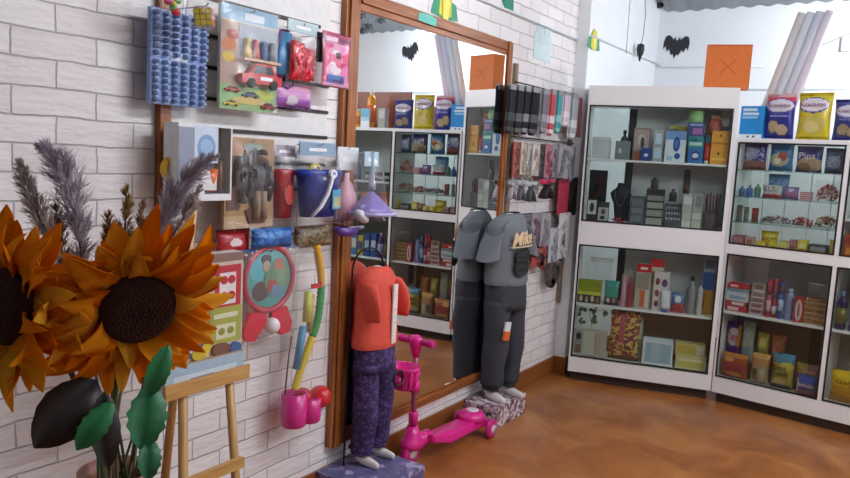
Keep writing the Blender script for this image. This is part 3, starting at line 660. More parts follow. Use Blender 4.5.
# ------------------------------------------------------------------ wall mirror
t = thing('wall_mirror', 'large wall mirror in a varnished orange wood frame on the brick wall', 'mirror', (0, 2.95, .2))
def rail(name, y0, y1, z0, z1, m):
    b = B(); box(b, (0, y0-2.95, z0-.2), (.03, y1-2.95, z1-.2), 0, .004)
    dy, dz = (y1-y0), (z1-z0)
    if dz > dy: box(b, (.03, y0-2.95+.2*dy, z0-.2), (.042, y0-2.95+.62*dy, z1-.2), 0, .004)
    else: box(b, (.03, y0-2.95, z0-.2+.35*dz), (.042, y1-2.95, z0-.2+.8*dz), 0, .004)
    finish(name, b, m, t)
rail('frame_stile', 2.235, 2.322, .2, 2.1, OAK); rail('frame_stile', 3.572, 3.66, .2, 2.1, OAK); rail('frame_rail', 2.322, 3.572, 2.022, 2.1, OAKY); rail('frame_rail', 2.322, 3.572, .2, .262, OAKY)
b = B(); box(b, (.008, 2.322-2.95, .062), (.02, 3.572-2.95, 1.822))
for v in b.verts: v.co.x += (v.co.y+.628)*.0116*(1 if v.co.x > .01 else 0)
finish('mirror_glass', b, mirror_mat(), t)
b = B(); mats = [M('5fbfae', .5)]; prism(b, [(-.075, 0), (.07, -.004), (.076, .03), (.02, .04), (-.07, .034)], -.0015, 0)
tag(finish('paper_scrap', b, mats), 'small green paper scrap stuck on the top rail of the mirror frame', 'paper scrap'); o = bpy.data.objects['paper_scrap']; o.location = (.0435, 2.78, 2.052); o.rotation_euler = (0, 0, pi/2)

# ------------------------------------------------------------------ slat panel with hooks
slat = thing('slat_panel', 'white slat display panel with dark rails and a wooden edge, hung with toys', 'display panel', (0, 1.8, 1.2))
b = B(); box(b, (0, -.37, 0), (.012, .36, 1.15), 0, .001); finish('panel_board', b, M('dedcda', .5), slat)
b = B(); box(b, (0, -.41, -.05), (.028, -.37, 1.15), 0, .003); finish('wooden_edge', b, OAK, slat)
for z in (1.30, 1.395, 1.502, 1.60, 1.70, 1.80, 1.918, 2.03):
    b = B(); box(b, (.012, -.37, z-1.2-.006), (.02, .36 if z < 1.9 else .3, z-1.2+.006)); finish('rail', b, DARKMETAL, slat)
rack = thing('hanging_rack', 'wooden and wire hanging rack with socks, right of the mirror', 'rack', (0, 4.18, .5))
for y in (-.46, .40):
    b = B(); box(b, (0, y, 0), (.022, y+.035, 1.5 if y < 0 else 1.42), 0, .002); finish('upright', b, wood_mat('weathered_wood', '7a6450', '95806a'), rack)
for z in (1.895, 1.588, 1.39, 1.135):
    b = B(); tube(b, [(.03, -.47, z-.5), (.03, .44, z-.5)], .004, 8); finish('rail', b, DARKMETAL, rack)
def hook_for(o, y, z, off, d):
    par = slat if y < 3 else rack; p = par.location
    b = B(); tube(b, [(.018, y-p.y, z-p.z), (off-d*.4, y-p.y, z-p.z), (off-d*.3, y-p.y, z-p.z+.008)], .0022, 6); finish('hook', b, CHROME, par)

# ------------------------------------------------------------------ display cabinets
def cabinet(fr, name, label, x0, x1, depth, top, wins, cols, s_shelves, g_shelves, backs, header):
    loc, a = place(fr, 0, 0, 0); r = thing(name, label, 'display cabinet', loc, a)
    def part(nm, A, Bq, m=WHITE, bev=.0015, par=r):
        b = B(); box(b, A, Bq, 0, bev); return finish(nm, b, m, par)
    part('toe_kick', (x0+.02, .04, 0), (x1-.02, depth-.02, .066), M('3a2a22', .6))
    part('plinth', (x0, 0, .066), (x1, depth, wins[0][0]-.001))
    part('side_panel', (x0, .0, wins[0][0]-.001), (x0+.012, depth, top)); part('side_panel', (x1-.012, .0, wins[0][0]-.001), (x1, depth, top))
    part('mid_rail', (x0+.012, 0, wins[0][1]), (x1-.012, depth-.008, wins[1][0]+.004))
    part('top_panel', (x0+.012, 0, wins[1][1]), (x1-.012, depth-.008, top))
    edges = [x0+.012]+[v for c in cols for v in c]+[x1-.012]
    for i in range(0, len(edges), 2):
        for w in wins:
            if edges[i+1]-edges[i] > .003: part('stile', (edges[i], 0, w[0]), (edges[i+1], .02 if i in (0, len(edges)-2) else depth-.008, w[1]))
    for bx in backs: part('back_panel', (bx[0], depth-.008, bx[2]), (bx[1], depth if bx[4] is not PANE else depth-.005, bx[3]), bx[4], 0)
    for sh in s_shelves: part('shelf', (sh[0], .014, sh[2]-.014), (sh[1], depth-.009, sh[2]-.0005))
    for sh in g_shelves: part('glass_shelf', (sh[0], .02, sh[2]-.006), (sh[1], depth-.009, sh[2]-.0005), SHELFGLASS, .0005)
    for c in cols:
        for w in wins:
            g = part('glass_door', (c[0]+.001, .004, w[0]+.005), (c[1]-.001, .008, w[1]-.001), PANE, 0)
            k = .009; zt, zb = w[1]-.0005, w[0]+.0045
            for A, Bq in (((c[0], -.003, zb), (c[0]+k, .004, zt)), ((c[1]-k, -.003, zb), (c[1], .004, zt)), ((c[0]+k, -.003, zb), (c[1]-k, .004, zb+k)), ((c[0]+k, -.003, zt-k), (c[1]-k, .004, zt))): part('black_trim', A, Bq, BLACKF, .0005, g)
    return r
BW = M('e3e6e4', .35); BG = M('d0d3d4', .4); BBR = M('8a7a6e', .5); BDK = M('26282a', .4); BGR = M('b9bcb8', .35)
c1 = cabinet('C1', 'display_cabinet', 'white glass fronted cabinet standing across the corner, with an orange bag on top', 0, .9, .28, 1.961, [(.166, .929), (1.078, 1.836)], [(.013, .875)], [(.0125, .8875, 1.4945), (.0125, .8875, .5325)], [],
    [(.012, .25, .17, 1.84, PANE), (.25, .30, .17, 1.84, BDK), (.30, .898, 1.08, 1.84, BG), (.30, .898, .5325, .93, BG), (.30, .898, .17, .5185, BBR)], 0)
c2 = cabinet('C2', 'display_cabinet', 'white two column glass fronted cabinet filled with snacks, right of the corner cabinet', -.022, 1.19, .35, 1.66, [(.166, .952), (1.009, 1.636)], [(-.008, .572), (.596, 1.165)],
    [(-.0095, .5715, .5905), (.5965, 1.1775, .5905), (.5965, 1.1775, 1.225)], [(-.0095, .5715, 1.4725), (-.0095, .5715, 1.3085), (-.0095, .5715, 1.1535)],
    [(-.01, .07, 1.01, 1.64, PANE), (.0702, .0738, 1.01, 1.64, BGR), (.074, .20, 1.01, 1.64, PANE), (.2002, .2038, 1.01, 1.64, BGR), (.204, .34, 1.01, 1.64, PANE), (.3402, .3438, 1.01, 1.64, BGR), (.344, .46, 1.01, 1.64, PANE), (.4602, .4638, 1.01, 1.64, BGR), (.464, .596, 1.01, 1.64, PANE), (.5965, 1.188, 1.01, 1.64, BG),
     (-.02, .15, .59, .95, BW), (.1505, .596, .59, .95, M('b4b6b6', .4)), (-.02, .43, .17, .576, M('8d8078', .5)), (.4305, .596, .17, .576, M('4a3c3a', .5)), (.5965, 1.188, .17, .95, M('a8a49c', .45))], 0)
b = B(); box(b, (-.009, .115, .1725), (.571, .24, .262), 0, .002); finish('riser', b, M('6a5448', .5), c2)
for s0, s1 in ((.50, .571), (.66, .80)):
    b = B(); mats = [M('d4d2d4', .4)]; box(b, (s0, .33, .33), (s1, .341, .55)); mats.append(M('5c4a8c', .5)); box(b, (s0+.02, .328, .36), (s1, .3301, .53), 1); finish('purple_panel', b, mats, c2)

# ------------------------------------------------------------------ goods in and on the cabinets, toys and socks on the wall
item('C1', 'storage_box', 'frosted clear box at the left end of the corner cabinet top shelf', 'box', 0.099, 1.4945, 0.114, 0.1400, 0.050, 0.090, carton, mat=MILKY,lid='d5d8d8')
item('C1', 'gift_box', 'plain grey box with a pale mark on the top shelf of the corner cabinet', 'box', 0.236, 1.4945, 0.093, 0.1196, 0.040, 0.060, carton, c='80868a',marks=[('r',.25,.35,.45,.6,'c9ccd0')])
item('C1', 'perfume_bottle', 'slim dark bottle standing behind the plain grey box on the top shelf', 'bottle', 0.238, 1.4945, 0.050, 0.1940, 0.120, 0.030, bottle, c='34383c',cap='1c1d20')
item('C1', 'doll_box', 'pinkish brown box with a pale printed figure on the top shelf of the corner cabinet', 'box', 0.349, 1.4945, 0.104, 0.2089, 0.080, 0.050, carton, c='8d7a76',marks=[('r',.06,.05,.94,.95,'b7a09b'),('e',.5,.62,.22,.2,'d6c2bd'),('e',.55,.55,.12,.18,'4c4248'),('r',.06,.05,.5,.28,'c9704c')])
item('C1', 'small_box', 'small royal blue box in front of the pinkish brown figure box', 'box', 0.384, 1.4945, 0.060, 0.0812, 0.025, 0.035, carton, c='1f3f94',marks=[('e',.5,.45,.22,.13,'dfe6f4')])
item('C1', 'clear_box', 'tall pale translucent box left of the white box with a blue footprint shape', 'box', 0.452, 1.4945, 0.060, 0.1985, 0.050, 0.050, carton, mat=MILKY,marks=[('r',.15,.1,.85,.45,'bcd0e8'),('r',.2,.55,.8,.9,'cfe0ee')])
item('C1', 'tissue_box', 'white and blue box with a dark blue footprint shape on the top shelf', 'box', 0.557, 1.4945, 0.124, 0.1958, 0.040, 0.060, carton, c='dfe8f4',marks=[('r',0,.72,1,1,'7c9fda'),('e',.55,.58,.17,.24,'1f4f9e'),('e',.55,.6,.08,.14,'4c86c8'),('e',.62,.2,.14,.1,'1f4f9e'),('r',.12,.05,.4,.2,'aac4e6')])
item('C1', 'yellow_box', 'yellow box showing above the white box with a blue footprint shape', 'box', 0.568, 1.4945, 0.102, 0.2329, 0.140, 0.050, carton, c='cdbf3e',marks=[('r',0,.8,.5,.92,'77807a')])
item('C1', 'small_box', 'blue box with a white oval, bottom one of the three boxes under the green tub', 'box', 0.680, 1.4945, 0.087, 0.0952, 0.040, 0.090, carton, group='boxes under the green tub', c='2f73bd',marks=[('e',.5,.5,.32,.3,'183a86'),('e',.5,.5,.22,.16,'d9e4f4')])
item('C1', 'small_box', 'teal box in the middle of the three boxes under the green tub', 'box', 0.676, 1.5901, 0.093, 0.0709, 0.040, 0.090, carton, group='boxes under the green tub', c='2c8f92',marks=[('r',.1,.2,.9,.5,'bfe0d8'),('r',.1,.6,.6,.8,'1d5f72')])
item('C1', 'small_box', 'violet blue box, topmost of the three boxes under the green tub', 'box', 0.671, 1.6614, 0.096, 0.0860, 0.040, 0.090, carton, group='boxes under the green tub', c='3c4a86',marks=[('r',.3,.15,.9,.6,'b06aa8'),('r',.1,.75,.9,.92,'8ea2d8')])
item('C1', 'plastic_tub', 'pale green tub on top of the stack of three small boxes', 'tub', 0.665, 1.7478, 0.087, 0.0799, 0.045, 0.080, can, c='9cc987',lid='b5d99c')
item('C1', 'toothpaste_tube', 'thin red tube standing between the blue boxes and the orange box', 'tube', 0.746, 1.4945, 0.028, 0.1289, 0.035, 0.020, tubepack, c='c7302c',cap='e8e6e2')
item('C1', 'slim_box', 'slim teal box behind the thin red tube', 'box', 0.748, 1.4945, 0.028, 0.1798, 0.070, 0.025, carton, c='2f8797')
item('C1', 'orange_box', 'orange box with a dark spot at the right end of the top shelf', 'box', 0.817, 1.4945, 0.102, 0.2052, 0.030, 0.060, carton, c='eda024',marks=[('r',.08,.6,.92,.66,'c67a12'),('e',.5,.86,.06,.04,'5e3a10'),('e',.45,.32,.05,.05,'2a1c10'),('r',.1,.12,.9,.2,'f3c058')])
item('C1', 'red_jar', 'reddish round jar behind the orange box at the right end of the top shelf', 'jar', 0.784, 1.4945, 0.087, 0.3066, 0.100, 0.050, bottle, c='c9654f',cap='d58a74',sh=.85,neck=.6)
item('C1', 'white_box', 'tall white and grey box behind the orange box, far right of the top shelf', 'box', 0.844, 1.4945, 0.052, 0.3440, 0.155, 0.030, carton, c='d7d9da',marks=[('r',.1,.1,.9,.55,'8d9499'),('r',.1,.62,.9,.7,'70767c')])
item('C1', 'display_pad', 'square black velvet jewellery pad at the left of the lower level', 'display pad', 0.090, 1.0845, 0.117, 0.3344, 0.140, 0.020, carton, c='14141b',rough=.95)
item('C1', 'photo_card', 'narrow black and white picture card under the square black velvet pad', 'card', 0.069, 1.0845, 0.067, 0.1423, 0.070, 0.012, carton, c='2a2a2e',marks=[('r',.08,.3,.92,.95,'c9c9cc'),('e',.5,.62,.22,.22,'3a3a40')])
item('C1', 'photo_card', 'black and white card with a face, right of the narrow picture card', 'card', 0.145, 1.0845, 0.073, 0.1281, 0.060, 0.012, carton, c='3a3638',marks=[('r',.05,.05,.95,.72,'b9b6b8'),('e',.5,.5,.2,.15,'55504f'),('e',.45,.2,.22,.1,'2f2b2c')])
item('C1', 'necklace_bust', 'black velvet necklace bust in the upper window of the corner cabinet', 'necklace bust', 0.242, 1.0845, 0.140, 0.2575, 0.125, 0.050, bust)
item('C1', 'bead_pile', 'small pile of red beads below the black necklace bust', 'beads', 0.249, 1.0845, 0.106, 0.0390, 0.030, 0.030, heap, cols=('b3202c','8d1822','d04450'),n=24,gr=.008,part='beads')
item('C1', 'acrylic_box', 'smoky grey plastic drawer box right of the black necklace bust', 'box', 0.357, 1.0845, 0.086, 0.1817, 0.060, 0.060, carton, c='5b6266',marks=[('r',.1,.1,.9,.3,'6d7579'),('r',.1,.38,.9,.58,'757d80'),('r',.1,.66,.9,.9,'697074')],rough=.25)
item('C1', 'makeup_rack', 'black and cream tiered cosmetics rack with a dark bottle on top', 'rack', 0.465, 1.0845, 0.112, 0.2338, 0.060, 0.070, carton, c='2c2a2c',marks=[('r',.06,.02,.94,.2,'a5a49b'),('r',.06,.25,.94,.42,'98988f'),('r',.06,.47,.94,.63,'a3a29a'),('r',.06,.68,.94,.82,'8a8a86')])
item('C1', 'nail_polish_bottle', 'little dark bottle standing on the black and cream cosmetics rack', 'bottle', 0.453, 1.3187, 0.048, 0.0760, 0.085, 0.035, bottle, c='4a4242',cap='2a2526',sh=.8)
item('C1', 'lipstick_rack', 'clear lipstick rack with rows of silver tips', 'rack', 0.579, 1.0845, 0.098, 0.1586, 0.050, 0.070, lipstick_rack)
item('C1', 'nail_polish_bottle', 'little dark bottle standing on the clear lipstick rack', 'bottle', 0.570, 1.2435, 0.047, 0.0811, 0.090, 0.030, bottle, c='3e3a3e',cap='5a5356')
item('C1', 'makeup_box', 'left one of the two whitish cosmetics boxes under the tall dark tube', 'box', 0.661, 1.0845, 0.056, 0.2149, 0.050, 0.060, carton, c='b9b9b4',marks=[('r',.05,.02,.95,.22,'d5d3c9'),('r',.05,.26,.95,.45,'c6c4ba'),('r',.05,.7,.95,.92,'d8dade')])
item('C1', 'makeup_box', 'right one of the two whitish cosmetics boxes under the tall dark tube', 'box', 0.721, 1.0845, 0.058, 0.2189, 0.050, 0.060, carton, c='a9a7a0',marks=[('r',.05,.02,.95,.22,'c9c8b4'),('r',.05,.26,.95,.45,'d0cdc2'),('r',.3,.62,.9,.95,'8d8a88')])
item('C1', 'dark_tube', 'tall dark brown tube standing on the whitish cosmetics boxes', 'tube', 0.646, 1.2998, 0.041, 0.1504, 0.065, 0.035, can, c='2d2321',bands=((.0,.4,'5a3a32'),),lid='1c1818')
item('C1', 'pencil_cup', 'clear cup full of dark red makeup pencils at the right end of the lower level', 'cup', 0.808, 1.0845, 0.107, 0.2371, 0.050, 0.070, pencil_cup)
item('C1', 'toy_pack', 'long yellow green pack with small dark prints at the left of the shelf', 'pack', 0.098, 0.5325, 0.149, 0.1559, 0.050, 0.050, carton, c='8f9a28',marks=[('r',0,.0,1,.35,'3a3a34'),('e',.15,.18,.07,.14,'c9c4b0'),('e',.4,.15,.07,.14,'b59a8a'),('e',.65,.2,.07,.14,'d5d0c4'),('e',.88,.16,.07,.14,'9a6a5a'),('r',0,.36,1,.5,'c6cc58')])
item('C1', 'toy_pack', 'teal pack with dark lower edge beside the yellow green pack', 'pack', 0.241, 0.5325, 0.095, 0.1656, 0.040, 0.050, pouch, c='3f9a8c',marks=[('r',0,.0,1,.35,'4c4446'),('e',.3,.2,.12,.1,'d8cfd4'),('e',.7,.22,.12,.1,'b98a9a')])
item('C1', 'clear_bag_of_cards', 'clear bag hanging up behind the yellow green pack', 'bag', 0.158, 0.5325, 0.149, 0.3012, 0.120, 0.030, film_bag, header='dfe5e2')
item('C1', 'marker_pen', 'pink and green marker left of the thin red bottle', 'marker', 0.315, 0.5325, 0.031, 0.2184, 0.050, 0.030, can, c='c98ca2',lid='9fb04a')
item('C1', 'nail_polish_bottle', 'thin red bottle left of the box with a red header', 'bottle', 0.355, 0.5325, 0.034, 0.2092, 0.050, 0.030, bottle, c='a92c42',cap='c84a5e')
item('C1', 'medicine_box', 'beige box with a bright red header and an orange stripe', 'box', 0.435, 0.5325, 0.092, 0.2962, 0.050, 0.040, carton, c='bdb3a4',marks=[('r',0,.82,1,1,'c81e22'),('r',.25,.88,.75,.93,'f2e6e4'),('r',.08,.45,.9,.8,'9c9488'),('r',.35,.05,.65,.42,'d0673a'),('r',.7,.05,.95,.42,'d9d2c2')])
item('C1', 'medicine_box', 'taller beige box with a red header behind the white box with dark red dots', 'box', 0.514, 0.5325, 0.086, 0.3305, 0.100, 0.030, carton, c='cfc5b0',marks=[('r',0,.84,1,1,'c2282c'),('r',.1,.5,.9,.78,'b5ac98')])
item('C1', 'pill_box', 'white box with dark red dots in the middle of the shelf', 'box', 0.549, 0.5325, 0.097, 0.2552, 0.050, 0.040, carton, c='d8d2ce',marks=[('e',.25,.75,.14,.09,'7a3844'),('e',.7,.72,.18,.1,'6d4a7c'),('e',.25,.45,.14,.09,'86505a'),('e',.25,.18,.14,.08,'7a4650'),('r',.5,.1,.95,.5,'c9cfdc')])
item('C1', 'cream_tube', 'short white tube with a blue cap in front of the white dotted box', 'tube', 0.582, 0.5325, 0.054, 0.1397, 0.018, 0.025, tubepack, c='e4e6ec',cap='3f66b4')
item('C1', 'sweet_pack', 'small red and blue pack right of the short white tube', 'pack', 0.658, 0.5325, 0.083, 0.1332, 0.030, 0.050, pouch, c='5f7fae',marks=[('r',0,.0,1,.45,'b04a4c'),('e',.5,.68,.25,.16,'d6dae4')])
item('C1', 'lotion_bottle', 'grey bottle with a dark cap near the right end of the shelf', 'bottle', 0.736, 0.5325, 0.053, 0.2482, 0.050, 0.045, bottle, c='8f9094',cap='3c2c30',sh=.68)
item('C1', 'lotion_bottle', 'silver bottle between the dark capped bottle and the tall blue and yellow box', 'bottle', 0.788, 0.5325, 0.035, 0.2214, 0.050, 0.035, bottle, c='c2c2c6',cap='8a8688',sh=.75)
item('C1', 'tall_box', 'tall box, blue above and yellow below, at the right end of the shelf', 'box', 0.833, 0.5325, 0.073, 0.3824, 0.100, 0.050, carton, c='9dabbd',marks=[('r',0,.0,1,.42,'c99a3e'),('r',0,.42,.95,.72,'3d68b0'),('r',.1,.78,.9,.92,'6d7480'),('r',0,.12,.3,.36,'b8552e')])
item('C1', 'board_game_box', 'pale flat box with a black ring print at the left of the cabinet floor', 'box', 0.127, 0.1720, 0.215, 0.1763, 0.060, 0.050, carton, c='b8b6a6',marks=[('r',.03,.06,.25,.94,'8d9496'),('e',.14,.72,.08,.14,'1c1e22'),('r',.05,.08,.22,.4,'7c5c44'),('r',.3,.05,.62,.95,'c6c6b8'),('r',.66,.05,.7,.9,'c08c8a'),('r',.76,.05,.8,.9,'c59a94')])
item('C1', 'artificial_ivy', 'green artificial ivy hanging over the pale flat box', 'artificial plant', 0.123, 0.3487, 0.202, 0.1622, 0.070, 0.040, leafy)
item('C1', 'sweet_bag', 'large bag of pink and yellow printed sweets beside the ivy', 'bag', 0.346, 0.1720, 0.196, 0.3256, 0.060, 0.050, pouch, mat=speckle_mat('candy_strip_print',['7a3a52','c9b04a','a8485e','d8c468','8a4a3c'],70),marks=[('r',.3,.35,.5,.97,'b9586e'),('r',.0,.0,1,.06,'6d4a34')],seal=.03)
item('C1', 'pale_box', 'pale green box behind the right edge of the large sweet bag', 'box', 0.431, 0.1720, 0.056, 0.2822, 0.130, 0.040, carton, c='a8b49c',marks=[('r',.2,.5,.8,.9,'d8dcc8')])
item('C1', 'white_tray', 'open white tray with a pale blue inside on the cabinet floor', 'tray', 0.562, 0.1720, 0.190, 0.1611, 0.050, 0.100, tray, c='e4e8ea',inner='9fbfd0')
item('C1', 'yellow_box', 'lower one of the two pale yellow boxes at the right of the cabinet floor', 'box', 0.769, 0.1720, 0.185, 0.0866, 0.050, 0.090, carton, group='pale yellow boxes', c='d8cf9c',marks=[('r',.05,.15,.95,.85,'cfc266'),('r',.1,.6,.9,.8,'e4ddb4')])
item('C1', 'yellow_box', 'upper one of the two pale yellow boxes at the right of the cabinet floor', 'box', 0.760, 0.2590, 0.182, 0.0799, 0.055, 0.080, carton, group='pale yellow boxes', c='cdbf84',marks=[('r',.05,.15,.7,.85,'c4b152'),('r',.72,.2,.95,.8,'cfcac0')])
item('C2', 'snack_bag', 'violet bag with brown lower edge at the left of the top glass shelf', 'snack bag', 0.073, 1.4725, 0.137, 0.1734, 0.050, 0.060, pouch, c='4b3f8c',marks=[('r',0,.0,1,.3,'8a4a3a'),('e',.4,.6,.28,.22,'8d94b4'),('n',.1,.3,.9,.8,'b6b2c8')])
item('C2', 'snack_bag', 'bright blue bag with a picture of a bowl on the top glass shelf', 'snack bag', 0.222, 1.4725, 0.136, 0.1773, 0.050, 0.060, pouch, c='2a78b0',marks=[('r',0,.78,1,1,'3c8fc4'),('e',.45,.38,.4,.22,'c9bfa0'),('e',.6,.5,.2,.16,'b55a3a'),('e',.4,.34,.16,.1,'efe6d2')])
item('C2', 'snack_bag', 'dark violet bag with slanted white lettering on the top glass shelf', 'snack bag', 0.376, 1.4725, 0.141, 0.1522, 0.040, 0.060, pouch, c='37357a',marks=[('e',.55,.3,.5,.28,'b79a7c'),('e',.35,.2,.25,.16,'8d6a4c')],words=[('Pips',.45,.62,.6,.34,'e8d8f0')])
item('C2', 'snack_bag', 'grey blue bag at the right end of the top glass shelf', 'snack bag', 0.506, 1.4725, 0.100, 0.1453, 0.050, 0.060, pouch, c='5d6684',marks=[('e',.5,.45,.36,.26,'8d98b8'),('n',.15,.25,.85,.7,'c4cade')])
item('C2', 'small_bottle', 'pale blue little bottle at the left end of the second glass shelf', 'bottle', 0.021, 1.3085, 0.037, 0.0615, 0.050, 0.040, bottle, c='5272a4',cap='8aa2c4')
item('C2', 'small_bottle', 'deeper blue little bottle, second from the left on the second glass shelf', 'bottle', 0.063, 1.3085, 0.040, 0.0704, 0.050, 0.040, bottle, c='3f69a6',cap='35507c')
item('C2', 'small_bottle', 'green little bottle with a lime cap on the second glass shelf', 'bottle', 0.109, 1.3085, 0.039, 0.0794, 0.050, 0.040, bottle, c='5e8a74',cap='a8bc3c')
item('C2', 'sweet_bag', 'white bag with a pink lower edge on the second glass shelf', 'bag', 0.194, 1.3085, 0.110, 0.0789, 0.040, 0.050, pouch, c='c9c2c0',marks=[('r',0,0,1,.32,'c0405c'),('n',.1,.35,.9,.9,'8a8488')])
item('C2', 'sweet_bag', 'light blue bag standing behind the white and pink bag', 'bag', 0.206, 1.3085, 0.122, 0.1461, 0.110, 0.060, pouch, c='5c83b4',marks=[('n',.05,.1,.95,.9,'86a6cc')])
item('C2', 'sweet_bag', 'lavender and magenta bag in the middle of the second glass shelf', 'bag', 0.302, 1.3085, 0.080, 0.0742, 0.040, 0.050, pouch, c='8a6fa8',marks=[('r',0,.3,1,.55,'c05a94'),('e',.5,.75,.2,.14,'cfc4dc')])
item('C2', 'wafer_pack', 'flat pink wafer pack, bottom of four on the second glass shelf', 'pack', 0.384, 1.3089, 0.059, 0.0121, 0.040, 0.050, carton, group='pile of pink wafer packs', c='c47a88',marks=[('r',.1,.2,.9,.7,'e0b4b8')])
item('C2', 'wafer_pack', 'flat pink wafer pack, second from the bottom of four on the second glass shelf', 'pack', 0.384, 1.3214, 0.059, 0.0121, 0.040, 0.050, carton, group='pile of pink wafer packs', c='b56a80',marks=[('r',.1,.2,.9,.7,'e0b4b8')])
item('C2', 'wafer_pack', 'flat pink wafer pack, third from the bottom of four on the second glass shelf', 'pack', 0.384, 1.3339, 0.059, 0.0121, 0.040, 0.050, carton, group='pile of pink wafer packs', c='c98a94',marks=[('r',.1,.2,.9,.7,'e0b4b8')])
item('C2', 'wafer_pack', 'flat pink wafer pack, topmost of four on the second glass shelf', 'pack', 0.384, 1.3464, 0.059, 0.0121, 0.040, 0.050, carton, group='pile of pink wafer packs', c='ba7488',marks=[('r',.1,.2,.9,.7,'e0b4b8')])
item('C2', 'sweet_bag', 'clear bag full of red and white sweets at the right of the second glass shelf', 'bag', 0.491, 1.3085, 0.141, 0.1211, 0.040, 0.070, candy_bag, cols=('c2505a','d8a09a','e6cfc4','b23a48'),n=150,gr=.009)
item('C2', 'sweet_stick', 'thin grey stick pack at the left end of the third glass shelf', 'stick', 0.018, 1.1535, 0.034, 0.0988, 0.060, 0.020, can, c='5c5a52',lid='4a5a3c')
item('C2', 'sweet_stick', 'thin olive stick pack, second from the left on the third glass shelf', 'stick', 0.058, 1.1535, 0.031, 0.0899, 0.060, 0.020, can, c='6a6c5c',lid='3d4a38')
item('C2', 'tiny_box', 'tiny brown and red box on the third glass shelf', 'box', 0.111, 1.1535, 0.031, 0.0884, 0.050, 0.030, carton, c='6e3a34',marks=[('r',.1,.6,.9,.95,'a83c3c')])
item('C2', 'sweet_heap', 'heap of greyish wrapped sweets on the third glass shelf', 'sweets', 0.227, 1.1535, 0.165, 0.0509, 0.040, 0.100, heap, cols=('8a7a80','b8aab0','6a5058','c9c0c4','93505c'),n=130,gr=.008)
item('C2', 'sweet_heap', 'heap of red wrapped sweets in the middle of the third glass shelf', 'sweets', 0.372, 1.1535, 0.110, 0.0585, 0.040, 0.100, heap, cols=('b03a48','c9707a','8a2a38','d8b0b0'),n=110,gr=.008)
item('C2', 'sweet_heap', 'heap of brown and cream sweets at the right of the third glass shelf', 'sweets', 0.499, 1.1535, 0.131, 0.0762, 0.040, 0.100, heap, cols=('c9a07a','a8604a','dcc8b0','7a5a44','e6dcd0'),n=140,gr=.008)
item('C2', 'small_box', 'dusty pink box at the left end of the bottom glass level', 'box', 0.034, 1.0130, 0.064, 0.0549, 0.050, 0.070, carton, c='a06a74',marks=[('r',.1,.3,.9,.7,'c08a8a')])
item('C2', 'small_box', 'pale peach box left of the heap of yellow bags', 'box', 0.099, 1.0130, 0.045, 0.0503, 0.040, 0.060, carton, c='c09a8a',marks=[('r',.15,.2,.85,.7,'a8665a')])
item('C2', 'yellow_bag', 'small yellow bag, leftmost of the three in the front of the heap', 'bag', 0.162, 1.0130, 0.061, 0.0329, 0.040, 0.050, pouch, group='heap of small yellow bags', c='d8b820',marks=[('n',.1,.1,.9,.9,'efd850')])
item('C2', 'yellow_bag', 'small yellow bag, middle of the three in the front of the heap', 'bag', 0.226, 1.0130, 0.055, 0.0464, 0.040, 0.050, pouch, group='heap of small yellow bags', c='e0c428',marks=[('n',.1,.1,.9,.9,'a88c18')])
item('C2', 'yellow_bag', 'small yellow bag, rightmost of the three in the front of the heap', 'bag', 0.287, 1.0130, 0.054, 0.0475, 0.040, 0.050, pouch, group='heap of small yellow bags', c='d2b63a',marks=[('n',.1,.1,.9,.9,'efe0a0')])
item('C2', 'yellow_bag', 'larger yellow bag rising behind the three small ones', 'bag', 0.191, 1.0130, 0.101, 0.0941, 0.100, 0.060, pouch, group='heap of small yellow bags', c='dfb81c',marks=[('e',.5,.75,.3,.15,'f0d640'),('n',.05,.05,.95,.6,'b8860e')])
item('C2', 'small_box', 'dusky rose box right of the heap of yellow bags', 'box', 0.340, 1.0130, 0.039, 0.0590, 0.050, 0.060, carton, c='b0746c',marks=[('r',.1,.1,.9,.4,'8a4a48')])
item('C2', 'small_box', 'yellow box right of the dusky rose box on the bottom glass level', 'box', 0.393, 1.0130, 0.052, 0.0650, 0.050, 0.050, carton, c='d8c048',marks=[('e',.5,.5,.3,.25,'e8dc98'),('r',.1,.05,.9,.2,'a87a28')])
item('C2', 'chocolate_box', 'flat black box with a silver panel on the bottom glass level', 'box', 0.478, 1.0130, 0.097, 0.0463, 0.040, 0.080, carton, c='1f1c1e',marks=[('n',.1,.1,.9,.9,'aaa6a8'),('r',.08,.25,.92,.75,'8d888a'),('r',.1,.05,.9,.18,'c4a24a')])
item('C2', 'yellow_tube', 'thin yellow tube at the right end of the bottom glass level', 'tube', 0.545, 1.0130, 0.027, 0.0824, 0.050, 0.030, can, c='cdb83c',lid='b09828')
item('C2', 'biscuit_box', 'red box at the bottom of the pile by the foil packs', 'box', 0.061, 0.5908, 0.129, 0.0354, 0.050, 0.080, carton, group='pile of biscuit boxes', c='b8323a',marks=[('r',.1,.2,.6,.8,'e6c8c8')])
item('C2', 'biscuit_box', 'red and white box, second from the bottom of the pile by the foil packs', 'box', 0.055, 0.6268, 0.117, 0.0294, 0.050, 0.080, carton, group='pile of biscuit boxes', c='c2484c',marks=[('r',.3,.2,.9,.8,'dcd4d4')])
item('C2', 'biscuit_box', 'white box with a blue band, in the middle of the pile by the foil packs', 'box', 0.061, 0.6568, 0.129, 0.0474, 0.050, 0.080, carton, group='pile of biscuit boxes', c='d5d3d6',marks=[('r',.15,.25,.9,.7,'8fa8c4')])
item('C2', 'biscuit_box', 'grey blue box, second from the top of the pile by the foil packs', 'box', 0.061, 0.7048, 0.129, 0.0294, 0.050, 0.080, carton, group='pile of biscuit boxes', c='7f9aa6',marks=[('r',.0,.0,1,.3,'c8d4da')])
